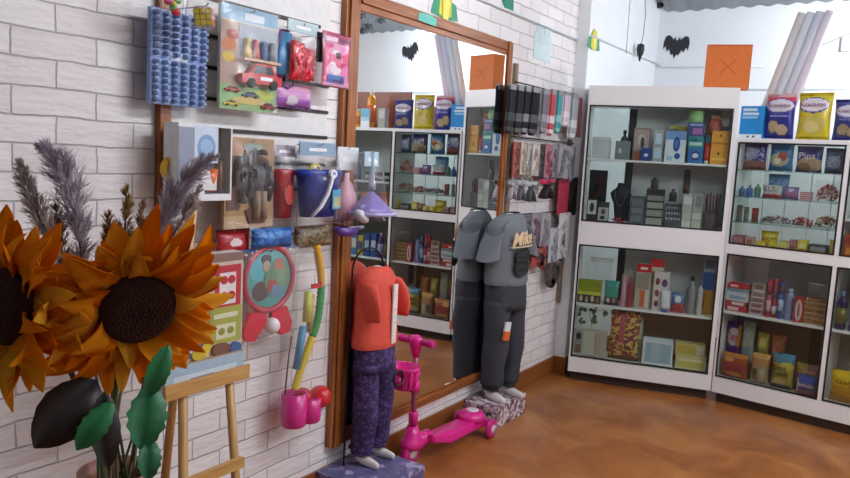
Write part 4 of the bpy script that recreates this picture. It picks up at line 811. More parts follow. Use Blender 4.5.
item('C2', 'biscuit_box', 'bright red box on the top of the pile by the foil packs', 'box', 0.061, 0.7348, 0.117, 0.0314, 0.050, 0.080, carton, group='pile of biscuit boxes', c='c93230',marks=[('r',.1,.3,.5,.7,'f0dcd8')])
item('C2', 'foil_pack', 'silvery pink foil pack, bottom of five', 'pack', 0.176, 0.5908, 0.087, 0.0334, 0.050, 0.070, carton, group='pile of foil packs', c='a88488',marks=[('r',.06,.12,.94,.3,'d8c8c4'),('r',.2,.45,.8,.85,'7a5058')],rough=.22)
item('C2', 'foil_pack', 'silvery pink foil pack, second from the bottom of five', 'pack', 0.177, 0.6248, 0.085, 0.0334, 0.050, 0.070, carton, group='pile of foil packs', c='b39094',marks=[('r',.06,.12,.94,.3,'d8c8c4'),('r',.2,.45,.8,.85,'86585e')],rough=.22)
item('C2', 'foil_pack', 'silvery pink foil pack, middle of five', 'pack', 0.179, 0.6588, 0.082, 0.0334, 0.050, 0.070, carton, group='pile of foil packs', c='a07c80',marks=[('r',.06,.12,.94,.3,'d8c8c4'),('r',.2,.45,.8,.85,'704a52')],rough=.22)
item('C2', 'foil_pack', 'silvery pink foil pack, second from the top of five', 'pack', 0.180, 0.6928, 0.079, 0.0334, 0.050, 0.070, carton, group='pile of foil packs', c='b0908e',marks=[('r',.06,.12,.94,.3,'d8c8c4'),('r',.2,.45,.8,.85,'8a6464')],rough=.22)
item('C2', 'foil_pack', 'silvery pink foil pack, top and tallest of five', 'pack', 0.182, 0.7268, 0.076, 0.0594, 0.050, 0.070, carton, group='pile of foil packs', c='a08a80',marks=[('r',.06,.12,.94,.3,'d8c8c4'),('r',.2,.45,.8,.85,'6a5448')],rough=.22)
item('C2', 'biscuit_roll', 'red biscuit roll standing right of the foil packs', 'biscuit roll', 0.240, 0.5905, 0.030, 0.2251, 0.050, 0.035, can, c='b4404c',bands=((.15,.45,'d8a8b0'),(.6,.85,'8a2434')),lid='c8383c')
item('C2', 'biscuit_roll', 'red and violet biscuit roll left of the blue rolls', 'biscuit roll', 0.272, 0.5905, 0.027, 0.2354, 0.055, 0.035, can, c='a83848',bands=((.1,.3,'d8c0c8'),(.5,.7,'5a3a6a')),lid='d04a44')
item('C2', 'biscuit_roll', 'blue biscuit roll with a dark red lid', 'biscuit roll', 0.307, 0.5905, 0.031, 0.2351, 0.050, 0.035, can, c='36508c',bands=((.2,.5,'b4c0dc'),(.65,.85,'5a3a4c')),lid='8a3a44')
item('C2', 'lilac_bottle', 'lilac bottle right of the blue biscuit roll', 'bottle', 0.353, 0.5905, 0.048, 0.1871, 0.060, 0.040, bottle, c='8f96c0',cap='a8acd0',sh=.8,neck=.5)
item('C2', 'red_pack', 'red pack with a white oval label beside the brown biscuits', 'pack', 0.414, 0.5905, 0.048, 0.1514, 0.040, 0.040, carton, c='c03c44',marks=[('e',.5,.48,.38,.42,'dcc8c8'),('e',.5,.48,.14,.3,'a8606a')])
item('C2', 'biscuit_tray', 'lowest of the five stacked trays of round brown biscuits', 'biscuits', 0.498, 0.5908, 0.115, 0.0302, 0.040, 0.100, biscuit_row, group='stacked biscuit trays', c='a87850')
item('C2', 'biscuit_tray', 'second lowest of the five stacked trays of round brown biscuits', 'biscuits', 0.498, 0.6218, 0.115, 0.0302, 0.040, 0.100, biscuit_row, group='stacked biscuit trays', c='b08458')
item('C2', 'biscuit_tray', 'middle of the five stacked trays of round brown biscuits', 'biscuits', 0.498, 0.6528, 0.115, 0.0302, 0.040, 0.100, biscuit_row, group='stacked biscuit trays', c='a4744c')
item('C2', 'biscuit_tray', 'second highest of the five stacked trays of round brown biscuits', 'biscuits', 0.498, 0.6838, 0.115, 0.0302, 0.040, 0.100, biscuit_row, group='stacked biscuit trays', c='ac7e54')
item('C2', 'biscuit_tray', 'highest of the five stacked trays of round brown biscuits', 'biscuits', 0.498, 0.7148, 0.115, 0.0302, 0.040, 0.100, biscuit_row, group='stacked biscuit trays', c='a67650')
item('C2', 'biscuit_bag', 'clear bag standing on the stacked trays of brown biscuits', 'bag', 0.495, 0.7465, 0.108, 0.0850, 0.050, 0.070, film_bag, header='9a7c58')
item('C2', 'pasta_bag', 'orange and dark red bag lying at the left of the cabinet floor', 'bag', 0.084, 0.1720, 0.162, 0.1541, 0.030, 0.070, pouch, c='a4512c',marks=[('e',.5,.45,.5,.22,'9c3a44'),('r',0,.85,1,1,'c07a3a'),('e',.3,.75,.2,.1,'d8a05a'),('e',.5,.18,.3,.1,'c88a4a')],seal=.05)
item('C2', 'drink_mix_bag', 'violet bag with red lettering on a pale oval, back left of the cabinet floor', 'bag', 0.041, 0.2625, 0.090, 0.2439, 0.120, 0.050, pouch, c='50307c',marks=[('r',0,0,1,.36,'3a2068'),('e',.5,.62,.42,.24,'c4b4c4'),('r',.78,.4,1,.95,'b08030')],words=[('Tang',.48,.63,.7,.3,'b03040')])
item('C2', 'grain_bag', 'pale greenish bag right of the violet bag', 'bag', 0.127, 0.2625, 0.075, 0.2621, 0.120, 0.050, pouch, c='96a494',marks=[('n',.05,.05,.95,.95,'b4bcae'),('r',.2,.1,.8,.4,'8a94a4')])
item('C2', 'grain_bag', 'olive yellow bag at the back of the cabinet floor', 'bag', 0.216, 0.2625, 0.068, 0.2099, 0.120, 0.050, pouch, c='a89a3c',marks=[('r',.1,.2,.9,.5,'847a4c'),('e',.5,.7,.3,.14,'c8bc70')])
item('C2', 'grain_bag', 'rusty orange bag at the back of the cabinet floor', 'bag', 0.304, 0.2625, 0.083, 0.2153, 0.120, 0.050, pouch, c='9a5634',marks=[('e',.5,.5,.35,.3,'b87048'),('n',.1,.1,.9,.9,'7c4028')])
item('C2', 'pasta_bag', 'tan bag with an orange top next to the dark red bag', 'bag', 0.233, 0.1720, 0.106, 0.1865, 0.030, 0.070, pouch, c='b5824c',marks=[('r',0,0,1,.58,'a8957c'),('r',.12,.08,.4,.5,'6d5c4c'),('r',.55,.06,.8,.5,'c4b49a'),('r',0,.85,1,1,'c89a5a')])
item('C2', 'snack_bag', 'yellow bag with a blue top and black lettering on the cabinet floor', 'snack bag', 0.362, 0.1720, 0.124, 0.2147, 0.030, 0.070, pouch, c='a8984a',marks=[('r',0,.72,1,1,'3f7e9a'),('r',0,0,.9,.12,'2f2c44'),('e',.7,.66,.3,.12,'c8b84c'),('e',.4,.2,.3,.1,'c8ae7c')],words=[('Semi',.4,.6,.6,.2,'1c1a20'),('Tostada',.45,.44,.75,.18,'1c1a20')])
item('C2', 'cracker_pack', 'blue cracker pack with pale lettering, front right of the cabinet floor', 'pack', 0.503, 0.1720, 0.114, 0.1164, 0.020, 0.050, pouch, c='2c489c',marks=[('r',.0,.0,.9,.28,'a06058'),('r',0,.1,.08,.8,'d4d4da'),('e',.75,.4,.2,.14,'3a7a6a')],words=[('Saladix',.5,.52,.75,.3,'e8c8c0')])
item('C2', 'cracker_pack', 'brown cracker pack standing behind the blue cracker pack', 'pack', 0.488, 0.1720, 0.126, 0.1741, 0.075, 0.040, pouch, c='7a5a4c',marks=[('r',0,.6,.5,1,'9a8438'),('r',0,0,1,.3,'54362c')],words=[('Saladix',.6,.75,.6,.2,'dcb4a8')])
item('C2', 'orange_pack', 'orange and red pack at the left of the second column, just above the middle rail', 'pack', 0.665, 1.0130, 0.109, 0.1250, 0.040, 0.070, carton, c='b8552a',marks=[('r',0,.55,1,.9,'a03828'),('r',.1,.1,.6,.4,'d88a3c')])
item('C2', 'orange_pack', 'plain orange box right of the orange and red pack in the second column', 'pack', 0.830, 1.0130, 0.139, 0.1100, 0.040, 0.070, carton, c='c9662a',marks=[('r',.1,.5,.9,.8,'dca050')])
item('C2', 'snack_bag', 'pale grey bag at the right of the middle shelf in the second column', 'snack bag', 1.000, 1.0130, 0.119, 0.1100, 0.050, 0.060, pouch, c='9aa4a0',marks=[('n',.1,.1,.9,.9,'c8d0c8')])
item('C2', 'tin', 'darkest one of the three small tins in the second column', 'tin', 0.680, 1.2250, 0.064, 0.0750, 0.060, 0.070, can, group='three small tins', c='2e2630',lid='503840',bands=((.3,.6,'c8b8b0'),))
item('C2', 'tin', 'brownish one of the three small tins in the second column', 'tin', 0.770, 1.2250, 0.064, 0.0750, 0.060, 0.070, can, group='three small tins', c='5a3438',lid='8a4a40',bands=((.3,.6,'c8b8b0'),))
item('C2', 'tin', 'bluish grey one of the three small tins in the second column', 'tin', 0.860, 1.2250, 0.064, 0.0750, 0.060, 0.070, can, group='three small tins', c='46485a',lid='6a6a7c',bands=((.3,.6,'c8b8b0'),))
item('C2', 'snack_bag', 'violet grey bag on the upper shelf of the second column', 'snack bag', 1.010, 1.2250, 0.149, 0.1400, 0.050, 0.060, pouch, c='4f4a78',marks=[('e',.5,.5,.35,.3,'a8a4c0')])
item('C2', 'violet_bottle', 'dark violet bottle with an olive label, first in the lower second column', 'bottle', 0.632, 0.5905, 0.054, 0.2200, 0.040, 0.050, bottle, c='3a2a58',cap='7c88a8',band='7c7038',sh=.76,neck=.4)
item('C2', 'violet_bottle', 'lighter violet bottle with a lilac label beside the dark violet one', 'bottle', 0.700, 0.5905, 0.054, 0.2100, 0.040, 0.050, bottle, c='50407c',cap='b0a8c4',band='a09cc4',sh=.76,neck=.4)
item('C2', 'soap_pack', 'blue pack in the second column, right of the lighter violet bottle', 'pack', 0.765, 0.5905, 0.054, 0.2000, 0.050, 0.060, carton, group='row of upright packs', c='2f5aa0',marks=[('r',.1,.3,.9,.7,'d8dce8')])
item('C2', 'soap_pack', 'dark blue pack in the second column, left of the yellow pack', 'pack', 0.830, 0.5905, 0.054, 0.1900, 0.050, 0.060, carton, group='row of upright packs', c='2a4c94',marks=[('r',.1,.3,.9,.7,'b8d0e8')])
item('C2', 'soap_pack', 'yellow pack in the second column, with a blue band', 'pack', 0.895, 0.5905, 0.054, 0.1700, 0.050, 0.060, carton, group='row of upright packs', c='c8b040',marks=[('r',.1,.3,.9,.7,'3a5a9a')])
item('C2', 'soap_pack', 'light blue pack in the second column, right of the yellow pack with a blue band', 'pack', 0.960, 0.5905, 0.054, 0.2000, 0.050, 0.060, carton, group='row of upright packs', c='4a78b8',marks=[('r',.1,.3,.9,.7,'e8e4d8')])
item('C2', 'soap_pack', 'olive yellow pack in the second column, with a plum band', 'pack', 1.025, 0.5905, 0.054, 0.1600, 0.050, 0.060, carton, group='row of upright packs', c='b8a838',marks=[('r',.1,.3,.9,.7,'8a3a5a')])
item('C2', 'soap_pack', 'navy pack in the second column, at the far right end of the row', 'pack', 1.090, 0.5905, 0.054, 0.1900, 0.050, 0.060, carton, group='row of upright packs', c='35549a',marks=[('r',.1,.3,.9,.7,'c8c84a')])
item('C2', 'biscuit_bag', 'big yellow biscuit bag at the bottom of the second column', 'bag', 0.735, 0.1720, 0.239, 0.1850, 0.030, 0.070, pouch, c='d8b414',marks=[('r',0,0,1,.3,'b47a20'),('e',.5,.4,.45,.16,'c89030')],words=[('Galletas',.5,.66,.7,.18,'7a3018')])
item('C2', 'biscuit_bag', 'brown biscuit bag right of the big yellow one', 'bag', 0.970, 0.1720, 0.179, 0.1700, 0.040, 0.070, pouch, c='8a5a3c',marks=[('e',.5,.5,.35,.25,'c89a5a')])
item('C2', 'blue_box', 'bright blue box with a white lower edge on top of the snack cabinet', 'box', 0.038, 1.6605, 0.132, 0.1951, 0.050, 0.080, carton, c='2090d8',marks=[('r',0,0,1,.13,'e8ecf0'),('r',.1,.84,.72,.93,'cfe6f6'),('r',.1,.72,.8,.8,'cfe6f6'),('r',.1,.62,.75,.68,'a8d4f0'),('e',.4,.06,.05,.03,'40505c'),('e',.65,.06,.06,.03,'40505c')])
item('C2', 'snack_bag', 'violet blue snack bag with a red top, left of the yellow bag', 'snack bag', 0.186, 1.6605, 0.165, 0.2714, 0.060, 0.080, pouch, group='bags of round crackers', nu=34,nv=40,c='2b2f86',marks=[('r',0,.82,1,1,'c8485c'),('r',0,.93,1,1,'dcb8b8'),('e',.5,.72,.49,.17,'5a4c94'),('e',.5,.73,.46,.14,'dcd4e0'),('e',.33,.27,.2,.15,'5c4a3c'),('e',.32,.28,.18,.13,'b09a78'),('e',.62,.2,.22,.13,'5c4a3c'),('e',.62,.21,.2,.115,'b8a080')],words=[('Krachitos',.5,.73,.74,.13,'8a3058'),('MAIZ ENTERO',.52,.5,.6,.055,'c8ccf0')])
item('C2', 'snack_bag', 'yellow snack bag on top of the snack cabinet', 'snack bag', 0.371, 1.6605, 0.182, 0.2741, 0.060, 0.080, pouch, group='bags of round crackers', nu=34,nv=40,c='d0bc22',marks=[('r',0,.92,1,1,'c4ac1c'),('e',.48,.73,.45,.17,'4a4c8c'),('e',.48,.74,.43,.14,'ddd6dc'),('e',.52,.33,.36,.2,'c4b45c'),('e',.46,.28,.22,.12,'d4c480'),('r',.0,.0,1,.08,'b8a21c')],words=[('Krachitos',.48,.74,.72,.13,'8a4060')])
item('C2', 'snack_bag', 'dark blue snack bag right of the yellow bag on the cabinet top', 'snack bag', 0.558, 1.6605, 0.174, 0.2350, 0.060, 0.080, pouch, group='bags of round crackers', nu=34,nv=40,c='34387c',marks=[('e',.5,.7,.46,.17,'6a6aa0'),('e',.5,.71,.44,.14,'d4d0dc'),('e',.33,.26,.2,.15,'4c4038'),('e',.32,.27,.18,.13,'98886c'),('e',.64,.2,.22,.13,'4c4038'),('e',.64,.21,.2,.115,'a08c6c')],words=[('Krachitos',.5,.71,.74,.13,'7a3a60'),('MAIZ ENTERO',.52,.5,.6,.055,'a8acd8')])
item('C2', 'snack_bag', 'pink bag behind the gap between the violet blue and yellow snack bags', 'snack bag', 0.345, 1.6605, 0.089, 0.1900, 0.150, 0.050, pouch, c='d88a94',marks=[('n',.1,.1,.9,.9,'e8b4b8')])
item('C2', 'grey_box', 'greyish box right of the dark blue snack bag, best seen in the mirror', 'box', 0.740, 1.6605, 0.069, 0.1600, 0.050, 0.060, carton, c='a8a89c',marks=[('n',.1,.1,.9,.9,'888878'),('r',.1,.5,.9,.9,'c4c4bc')])
item('C2', 'blue_notebook', 'white and sky blue notebook standing on the snack cabinet, seen in the mirror', 'notebook', 0.895, 1.6605, 0.084, 0.1550, 0.040, 0.015, carton, c='e8eef2',marks=[('r',0,.55,1,1,'6ab8d8'),('r',0,.35,1,.55,'a8d4e6')])
item('C2', 'juice_bottle', 'tall bottle of orange juice on the snack cabinet, seen in the mirror', 'bottle', 0.900, 1.6605, 0.074, 0.3100, 0.100, 0.075, bottle, c='e8961c',cap='f0e8d8',band='d8681c',sh=.8,neck=.35)
item('C2', 'juice_bottle', 'short bottle of orange juice left of the notebook in the mirror', 'bottle', 0.970, 1.6605, 0.054, 0.1500, 0.040, 0.050, bottle, c='e0a02c',cap='e8d8b8',band='c86a2c',sh=.8,neck=.45)
item('C2', 'dark_bottle', 'slim dark red bottle on the snack cabinet, seen in the mirror', 'bottle', 1.035, 1.6605, 0.039, 0.1550, 0.050, 0.035, bottle, c='3c1c1c',cap='8a3038',band='b05a6a',sh=.66,neck=.4)
item('C2', 'pink_box', 'pale pink box right of the slim dark red bottle on the snack cabinet', 'box', 1.085, 1.6605, 0.044, 0.1250, 0.040, 0.040, carton, c='dcb4b8',marks=[('r',.1,.1,.9,.5,'c88a94')])
item('C2', 'perfume_bottle', 'first of the three tiny gold bottles at the far end of the snack cabinet top', 'bottle', 1.122, 1.6605, 0.022, 0.0900, 0.040, 0.025, bottle, group='three tiny gold bottles', c='dcc878',cap='c8a850',sh=.7)
item('C2', 'perfume_bottle', 'second of the three tiny gold bottles at the far end of the snack cabinet top', 'bottle', 1.148, 1.6605, 0.022, 0.0900, 0.045, 0.025, bottle, group='three tiny gold bottles', c='d0b860',cap='c8a850',sh=.7)
item('C2', 'perfume_bottle', 'last of the three tiny gold bottles at the far end of the snack cabinet top', 'bottle', 1.174, 1.6605, 0.022, 0.0900, 0.050, 0.025, bottle, group='three tiny gold bottles', c='e2d498',cap='c8a850',sh=.7)
item('L', 'egg_tray_pack', 'upper blue dimpled plastic pack at the top left of the slat panel', 'pack', 1.423, 1.6972, 0.203, 0.1438, -0.100, 0.045, blister_tray, group='blue dimpled packs')
hook_for(None, 1.423, 1.829, 0.100, 0.045)
item('L', 'egg_tray_pack', 'lower blue dimpled plastic pack at the top left of the slat panel', 'pack', 1.420, 1.5625, 0.200, 0.1369, -0.100, 0.045, blister_tray, group='blue dimpled packs')
hook_for(None, 1.420, 1.687, 0.100, 0.045)
item('L', 'small_toy_bag', 'clear bag of small red and green toys above the blue dimpled packs', 'toy', 1.317, 1.8098, 0.071, 0.0653, -0.200, 0.050, toy_bits)
hook_for(None, 1.317, 1.863, 0.200, 0.050)
item('L', 'puzzle_cube', 'yellow and orange puzzle cube hanging in clear wrap at the top left', 'puzzle cube', 1.411, 1.7809, 0.106, 0.0788, -0.240, 0.085, puzzle_cube)
hook_for(None, 1.411, 1.848, 0.240, 0.085)
item('L', 'toy_car_set', 'tall toy set card with a red toy car under little figures', 'toy set', 1.682, 1.5690, 0.245, 0.3308, -0.130, 0.050, car_set)
hook_for(None, 1.682, 1.888, 0.130, 0.050)
item('L', 'toy_handbag', 'blue pouch with purple trim hanging right of the red toy car card', 'toy bag', 1.856, 1.6632, 0.110, 0.1981, -0.100, 0.030, purple_bag)
hook_for(None, 1.856, 1.849, 0.100, 0.030)
item('L', 'toy_pack', 'pink and purple pack below the blue pouch with purple trim', 'toy pack', 1.912, 1.5977, 0.200, 0.0849, -0.090, 0.050, pouch, c='c890c0',marks=[('r',0,0,1,.4,'a060b0'),('e',.4,.3,.15,.2,'d8d0dc'),('r',0,.75,1,1,'d8a0b8')])
hook_for(None, 1.912, 1.671, 0.090, 0.050)
item('L', 'balloon_pack', 'clear pack of shiny red foil balloons', 'balloon pack', 1.916, 1.6799, 0.155, 0.2178, -0.130, 0.050, red_foil)
hook_for(None, 1.916, 1.886, 0.130, 0.050)
item('L', 'hair_clips', 'dark bunch of combs between the red foil pack and the pink pouch', 'combs', 1.998, 1.7356, 0.031, 0.1416, -0.120, 0.020, combs)
hook_for(None, 1.998, 1.865, 0.120, 0.020)
item('L', 'toy_pouch', 'pink pouch with a white and blue print hanging against the mirror edge', 'toy pouch', 2.071, 1.6857, 0.155, 0.1986, -0.140, 0.020, pink_pouch)
hook_for(None, 2.071, 1.872, 0.140, 0.020)
item('L', 'toy_box', 'white toy box with a pale blue oval and an orange cup in its window', 'toy box', 1.474, 1.2769, 0.204, 0.2352, -0.140, 0.070, window_box)
hook_for(None, 1.474, 1.500, 0.140, 0.070)
item('L', 'ring_toy', 'yellow and red ring toy at the left edge of the slat panel', 'toy', 1.398, 1.2770, 0.092, 0.1520, -0.110, 0.050, ring_toy)
hook_for(None, 1.398, 1.417, 0.110, 0.050)
item('L', 'toy_soldier_set', 'brown card with a dark toy soldier outfit in clear plastic', 'toy set', 1.685, 1.1784, 0.216, 0.3015, -0.140, 0.050, weapon_set)
hook_for(None, 1.685, 1.468, 0.140, 0.050)
item('L', 'toy_bucket', 'red toy bucket in a clear bag left of the blue bucket', 'toy bucket', 1.871, 1.1862, 0.104, 0.2807, -0.110, 0.070, red_bucket)
hook_for(None, 1.871, 1.455, 0.110, 0.070)
item('L', 'toy_bucket', 'blue toy bucket with a white handle in a clear bag', 'toy bucket', 1.995, 1.1850, 0.248, 0.2958, -0.190, 0.130, blue_bucket)
hook_for(None, 1.995, 1.469, 0.190, 0.130)
item('L', 'toy_pack', 'pale pink toy in a clear bag right of the blue bucket', 'toy pack', 2.205, 1.1722, 0.121, 0.3017, -0.115, 0.050, pink_toy)
hook_for(None, 2.205, 1.462, 0.115, 0.050)
item('L', 'toy_tea_set', 'lilac toy set in a cone shaped clear bag in front of the mirror', 'toy set', 2.266, 1.1758, 0.236, 0.2871, -0.210, 0.100, lilac_toy)
hook_for(None, 2.266, 1.451, 0.210, 0.100)
item('L', 'toy_pan', 'purple toy pan with a white handle below the lilac toy set', 'toy pan', 2.163, 1.1157, 0.168, 0.0672, -0.155, 0.040, purple_pan)
hook_for(None, 2.163, 1.171, 0.155, 0.040)
item('L', 'foil_toy_pack', 'shiny blue foil pack above the round paddle toy', 'toy pack', 1.795, 1.1044, 0.200, 0.0675, -0.130, 0.050, pouch, c='2858a0',marks=[('n',0,0,1,1,'4c88c8')],seal=.04)
hook_for(None, 1.795, 1.160, 0.130, 0.050)
item('L', 'camouflage_pack', 'brown and green camouflage pack below the blue bucket', 'toy pack', 2.015, 1.0866, 0.208, 0.0840, -0.120, 0.050, pouch, mat=speckle_mat('camouflage_print',['4c3c30','8a7458','5a5440','a48c70'],30,.4,'noise'))
hook_for(None, 2.015, 1.159, 0.120, 0.050)
item('L', 'red_pack', 'red pack hanging behind the top of the board game box', 'pack', 1.648, 1.0600, 0.147, 0.1128, -0.090, 0.040, pouch, c='a8202a',marks=[('e',.5,.6,.2,.12,'d8c8c8'),('r',0,0,1,.2,'80181f')])
hook_for(None, 1.648, 1.161, 0.090, 0.040)
item('L', 'paddle_toy', 'round paddle toy with a picture disc and two red feet in clear plastic', 'toy', 1.799, 0.7732, 0.294, 0.3271, -0.120, 0.050, paddle_toy)
hook_for(None, 1.799, 1.088, 0.120, 0.050)
item('L', 'toy_club_set', 'long clear pack with a twisted yellow and green toy and a red ball', 'toy set', 1.989, 0.3950, 0.258, 0.7295, -0.130, 0.060, golf_toy)
hook_for(None, 1.989, 1.113, 0.130, 0.060)
item('L', 'sock_pair', 'black socks with grey green diagonal stripes, leftmost pair on the top rail', 'socks', 3.594, 1.5975, 0.109, 0.2583, -0.085, 0.022, sock_pair, group='socks on the top rail', c='1c1f24',c2='3f4a48')
hook_for(None, 3.594, 1.844, 0.085, 0.022)
item('L', 'sock_pair', 'black socks with a pale band, second pair on the top rail', 'socks', 3.664, 1.5961, 0.105, 0.2616, -0.097, 0.022, sock_pair, group='socks on the top rail', c='16181c',c2='5a605c')
hook_for(None, 3.664, 1.846, 0.097, 0.022)
item('L', 'sock_pair', 'black socks with grey zigzag, third pair on the top rail', 'socks', 3.779, 1.6020, 0.102, 0.2625, -0.085, 0.022, sock_pair, group='socks on the top rail', c='1a1a20',c2='8a8a8c')
hook_for(None, 3.779, 1.853, 0.085, 0.022)
item('L', 'sock_pair', 'plain black socks, fourth pair on the top rail', 'socks', 3.859, 1.6008, 0.138, 0.2663, -0.097, 0.022, sock_pair, group='socks on the top rail', c='15161a',c2='5c5c60')
hook_for(None, 3.859, 1.855, 0.097, 0.022)
item('L', 'sock_pair', 'grey socks right of the black pairs', 'socks', 4.027, 1.6213, 0.129, 0.2518, -0.085, 0.022, sock_pair, group='socks on the top rail', c='77767c',c2='9a98a0')
hook_for(None, 4.027, 1.861, 0.085, 0.022)
item('L', 'sock_pair', 'red and pink socks on the top rail', 'socks', 4.105, 1.6138, 0.089, 0.2670, -0.097, 0.022, sock_pair, group='socks on the top rail', c='c8505c',c2='e8d4d8')
hook_for(None, 4.105, 1.869, 0.097, 0.022)
item('L', 'sock_pair', 'teal socks on the top rail', 'socks', 4.235, 1.6327, 0.112, 0.2555, -0.085, 0.022, sock_pair, group='socks on the top rail', c='4fa0a4',c2='8cc8c8')
hook_for(None, 4.235, 1.876, 0.085, 0.022)
item('L', 'sock_pair', 'pale pink short socks on the top rail', 'socks', 4.316, 1.6814, 0.125, 0.2091, -0.097, 0.022, sock_pair, group='socks on the top rail', c='d8c8d4',c2='eee4ea')
hook_for(None, 4.316, 1.878, 0.097, 0.022)
item('L', 'sock_pair', 'light grey socks at the right end of the top rail', 'socks', 4.474, 1.6068, 0.152, 0.2797, -0.085, 0.022, sock_pair, group='socks on the top rail', c='a8b0b4',c2='d8dcdc')
hook_for(None, 4.474, 1.875, 0.085, 0.022)
item('L', 'hair_accessory_pack', 'flat red comb pack on the second rail of the sock rack', 'hair accessory', 3.724, 1.3537, 0.092, 0.2039, -0.075, 0.018, hang_card, group='packs on the second rail', c='a04a3c',fill='7a2c24')
hook_for(None, 3.724, 1.546, 0.075, 0.018)
item('L', 'hair_accessory_pack', 'beige comb pack on the second rail of the sock rack', 'hair accessory', 3.785, 1.3720, 0.071, 0.1887, -0.087, 0.018, hang_card, group='packs on the second rail', c='c8b8a8',fill='a89684')
hook_for(None, 3.785, 1.549, 0.087, 0.018)
item('L', 'hair_accessory_pack', 'pale grey comb pack on the second rail of the sock rack', 'hair accessory', 3.890, 1.3544, 0.074, 0.2048, -0.075, 0.018, hang_card, group='packs on the second rail', c='b8b4ac',fill='8c8c88')
hook_for(None, 3.890, 1.547, 0.075, 0.018)
item('L', 'hair_accessory_pack', 'cream hair clip pack on the second rail of the sock rack', 'hair accessory', 3.952, 1.3674, 0.093, 0.1950, -0.087, 0.018, hang_card, group='packs on the second rail', c='d8d0c8',fill='b8a89c')
hook_for(None, 3.952, 1.550, 0.087, 0.018)
item('L', 'hair_accessory_pack', 'black hair tie pack on the second rail of the sock rack', 'hair accessory', 4.068, 1.3430, 0.088, 0.2180, -0.075, 0.018, hang_card, group='packs on the second rail', c='2c2830',fill='141418')
hook_for(None, 4.068, 1.549, 0.075, 0.018)
item('L', 'hair_accessory_pack', 'pink hair tie pack on the second rail of the sock rack', 'hair accessory', 4.135, 1.3563, 0.109, 0.2081, -0.087, 0.018, hang_card, group='packs on the second rail', c='b87888',fill='8a3c54')
hook_for(None, 4.135, 1.552, 0.087, 0.018)
item('L', 'hair_accessory_pack', 'silvery hair tie pack on the second rail of the sock rack', 'hair accessory', 4.263, 1.3561, 0.104, 0.2133, -0.075, 0.018, hang_card, group='packs on the second rail', c='98949c',fill='6c6870')
hook_for(None, 4.263, 1.557, 0.075, 0.018)
item('L', 'hair_accessory_pack', 'grey beaded pack on the second rail of the sock rack', 'hair accessory', 4.337, 1.3572, 0.107, 0.2158, -0.087, 0.018, hang_card, group='packs on the second rail', c='a8a4ac',fill='74707c')
hook_for(None, 4.337, 1.561, 0.087, 0.018)
item('L', 'hair_accessory_pack', 'clear pack of grey beads on the second rail of the sock rack', 'hair accessory', 4.495, 1.3439, 0.165, 0.2223, -0.075, 0.018, hang_card, group='packs on the second rail', c='b0b0b4',fill='8a8c94')
hook_for(None, 4.495, 1.554, 0.075, 0.018)
item('L', 'hair_bow', 'grey frilly hair bow at the left of the third rail', 'hair bow', 3.659, 1.2353, 0.121, 0.1244, -0.095, 0.030, hair_bow, group='bows on the third rail', c='8a8c90',c2='b0a8b0')
hook_for(None, 3.659, 1.348, 0.095, 0.030)
item('L', 'hair_bow', 'silver frilly hair bow on the third rail', 'hair bow', 3.773, 1.2272, 0.127, 0.1331, -0.095, 0.030, hair_bow, group='bows on the third rail', c='a8a6aa',c2='6c6c74')
hook_for(None, 3.773, 1.348, 0.095, 0.030)
item('L', 'hair_bow', 'white and black frilly hair bow on the third rail', 'hair bow', 3.900, 1.2186, 0.150, 0.1365, -0.095, 0.030, hair_bow, group='bows on the third rail', c='b4b8b8',c2='4c5458')
hook_for(None, 3.900, 1.343, 0.095, 0.030)
item('L', 'hair_bow', 'bright pink hair bow with a black tail on the third rail', 'hair bow', 4.123, 1.2326, 0.209, 0.1360, -0.100, 0.035, hair_bow, group='bows on the third rail', c='d0305c',c2='2a2028')
hook_for(None, 4.123, 1.357, 0.100, 0.035)
item('L', 'hair_band_pack', 'long crimson pouch at the right of the third rail', 'pouch', 4.408, 1.1209, 0.171, 0.2294, -0.085, 0.030, pouch, c='a83048',seal=.03,marks=[('r',0,.9,1,1,'7c2034')])
hook_for(None, 4.408, 1.338, 0.085, 0.030)
item('L', 'hair_band', 'black rounded padded pouch hanging beside the corner cabinet', 'pouch', 4.635, 1.1056, 0.305, 0.2589, -0.085, 0.030, eye_mask)
hook_for(None, 4.635, 1.353, 0.085, 0.030)
item('L', 'toy_pack', 'slim red and pink pack hanging in front of the pillar', 'pack', 4.614, 1.6532, 0.213, 0.2341, -0.075, 0.012, hang_card, c='b8606c',fill='c8808c')
hook_for(None, 4.614, 1.875, 0.075, 0.012)
item('L', 'accessory_pack', 'pack of dark rings, leftmost on the bottom rail', 'accessory pack', 4.057, 0.9474, 0.142, 0.1937, -0.075, 0.018, hang_card, group='packs on the bottom rail', c='9c98a0',fill='6a4450')
hook_for(None, 4.057, 1.129, 0.075, 0.018)
item('L', 'accessory_pack', 'pack of grey rings on the bottom rail', 'accessory pack', 4.156, 0.9287, 0.129, 0.2100, -0.087, 0.018, hang_card, group='packs on the bottom rail', c='a8a4a8',fill='84808c')
hook_for(None, 4.156, 1.127, 0.087, 0.018)
item('L', 'accessory_pack', 'pack with shiny silver pieces on the bottom rail', 'accessory pack', 4.345, 0.8075, 0.168, 0.2261, -0.075, 0.018, hang_card, group='packs on the bottom rail', c='c0c4c8',fill='90949c')
hook_for(None, 4.345, 1.022, 0.075, 0.018)
item('L', 'accessory_pack', 'white card of earrings at the right end of the bottom rail', 'accessory pack', 4.465, 0.8242, 0.186, 0.3039, -0.087, 0.018, hang_card, group='packs on the bottom rail', c='d4d0d0',fill='b4b4b8')
hook_for(None, 4.465, 1.116, 0.087, 0.018)
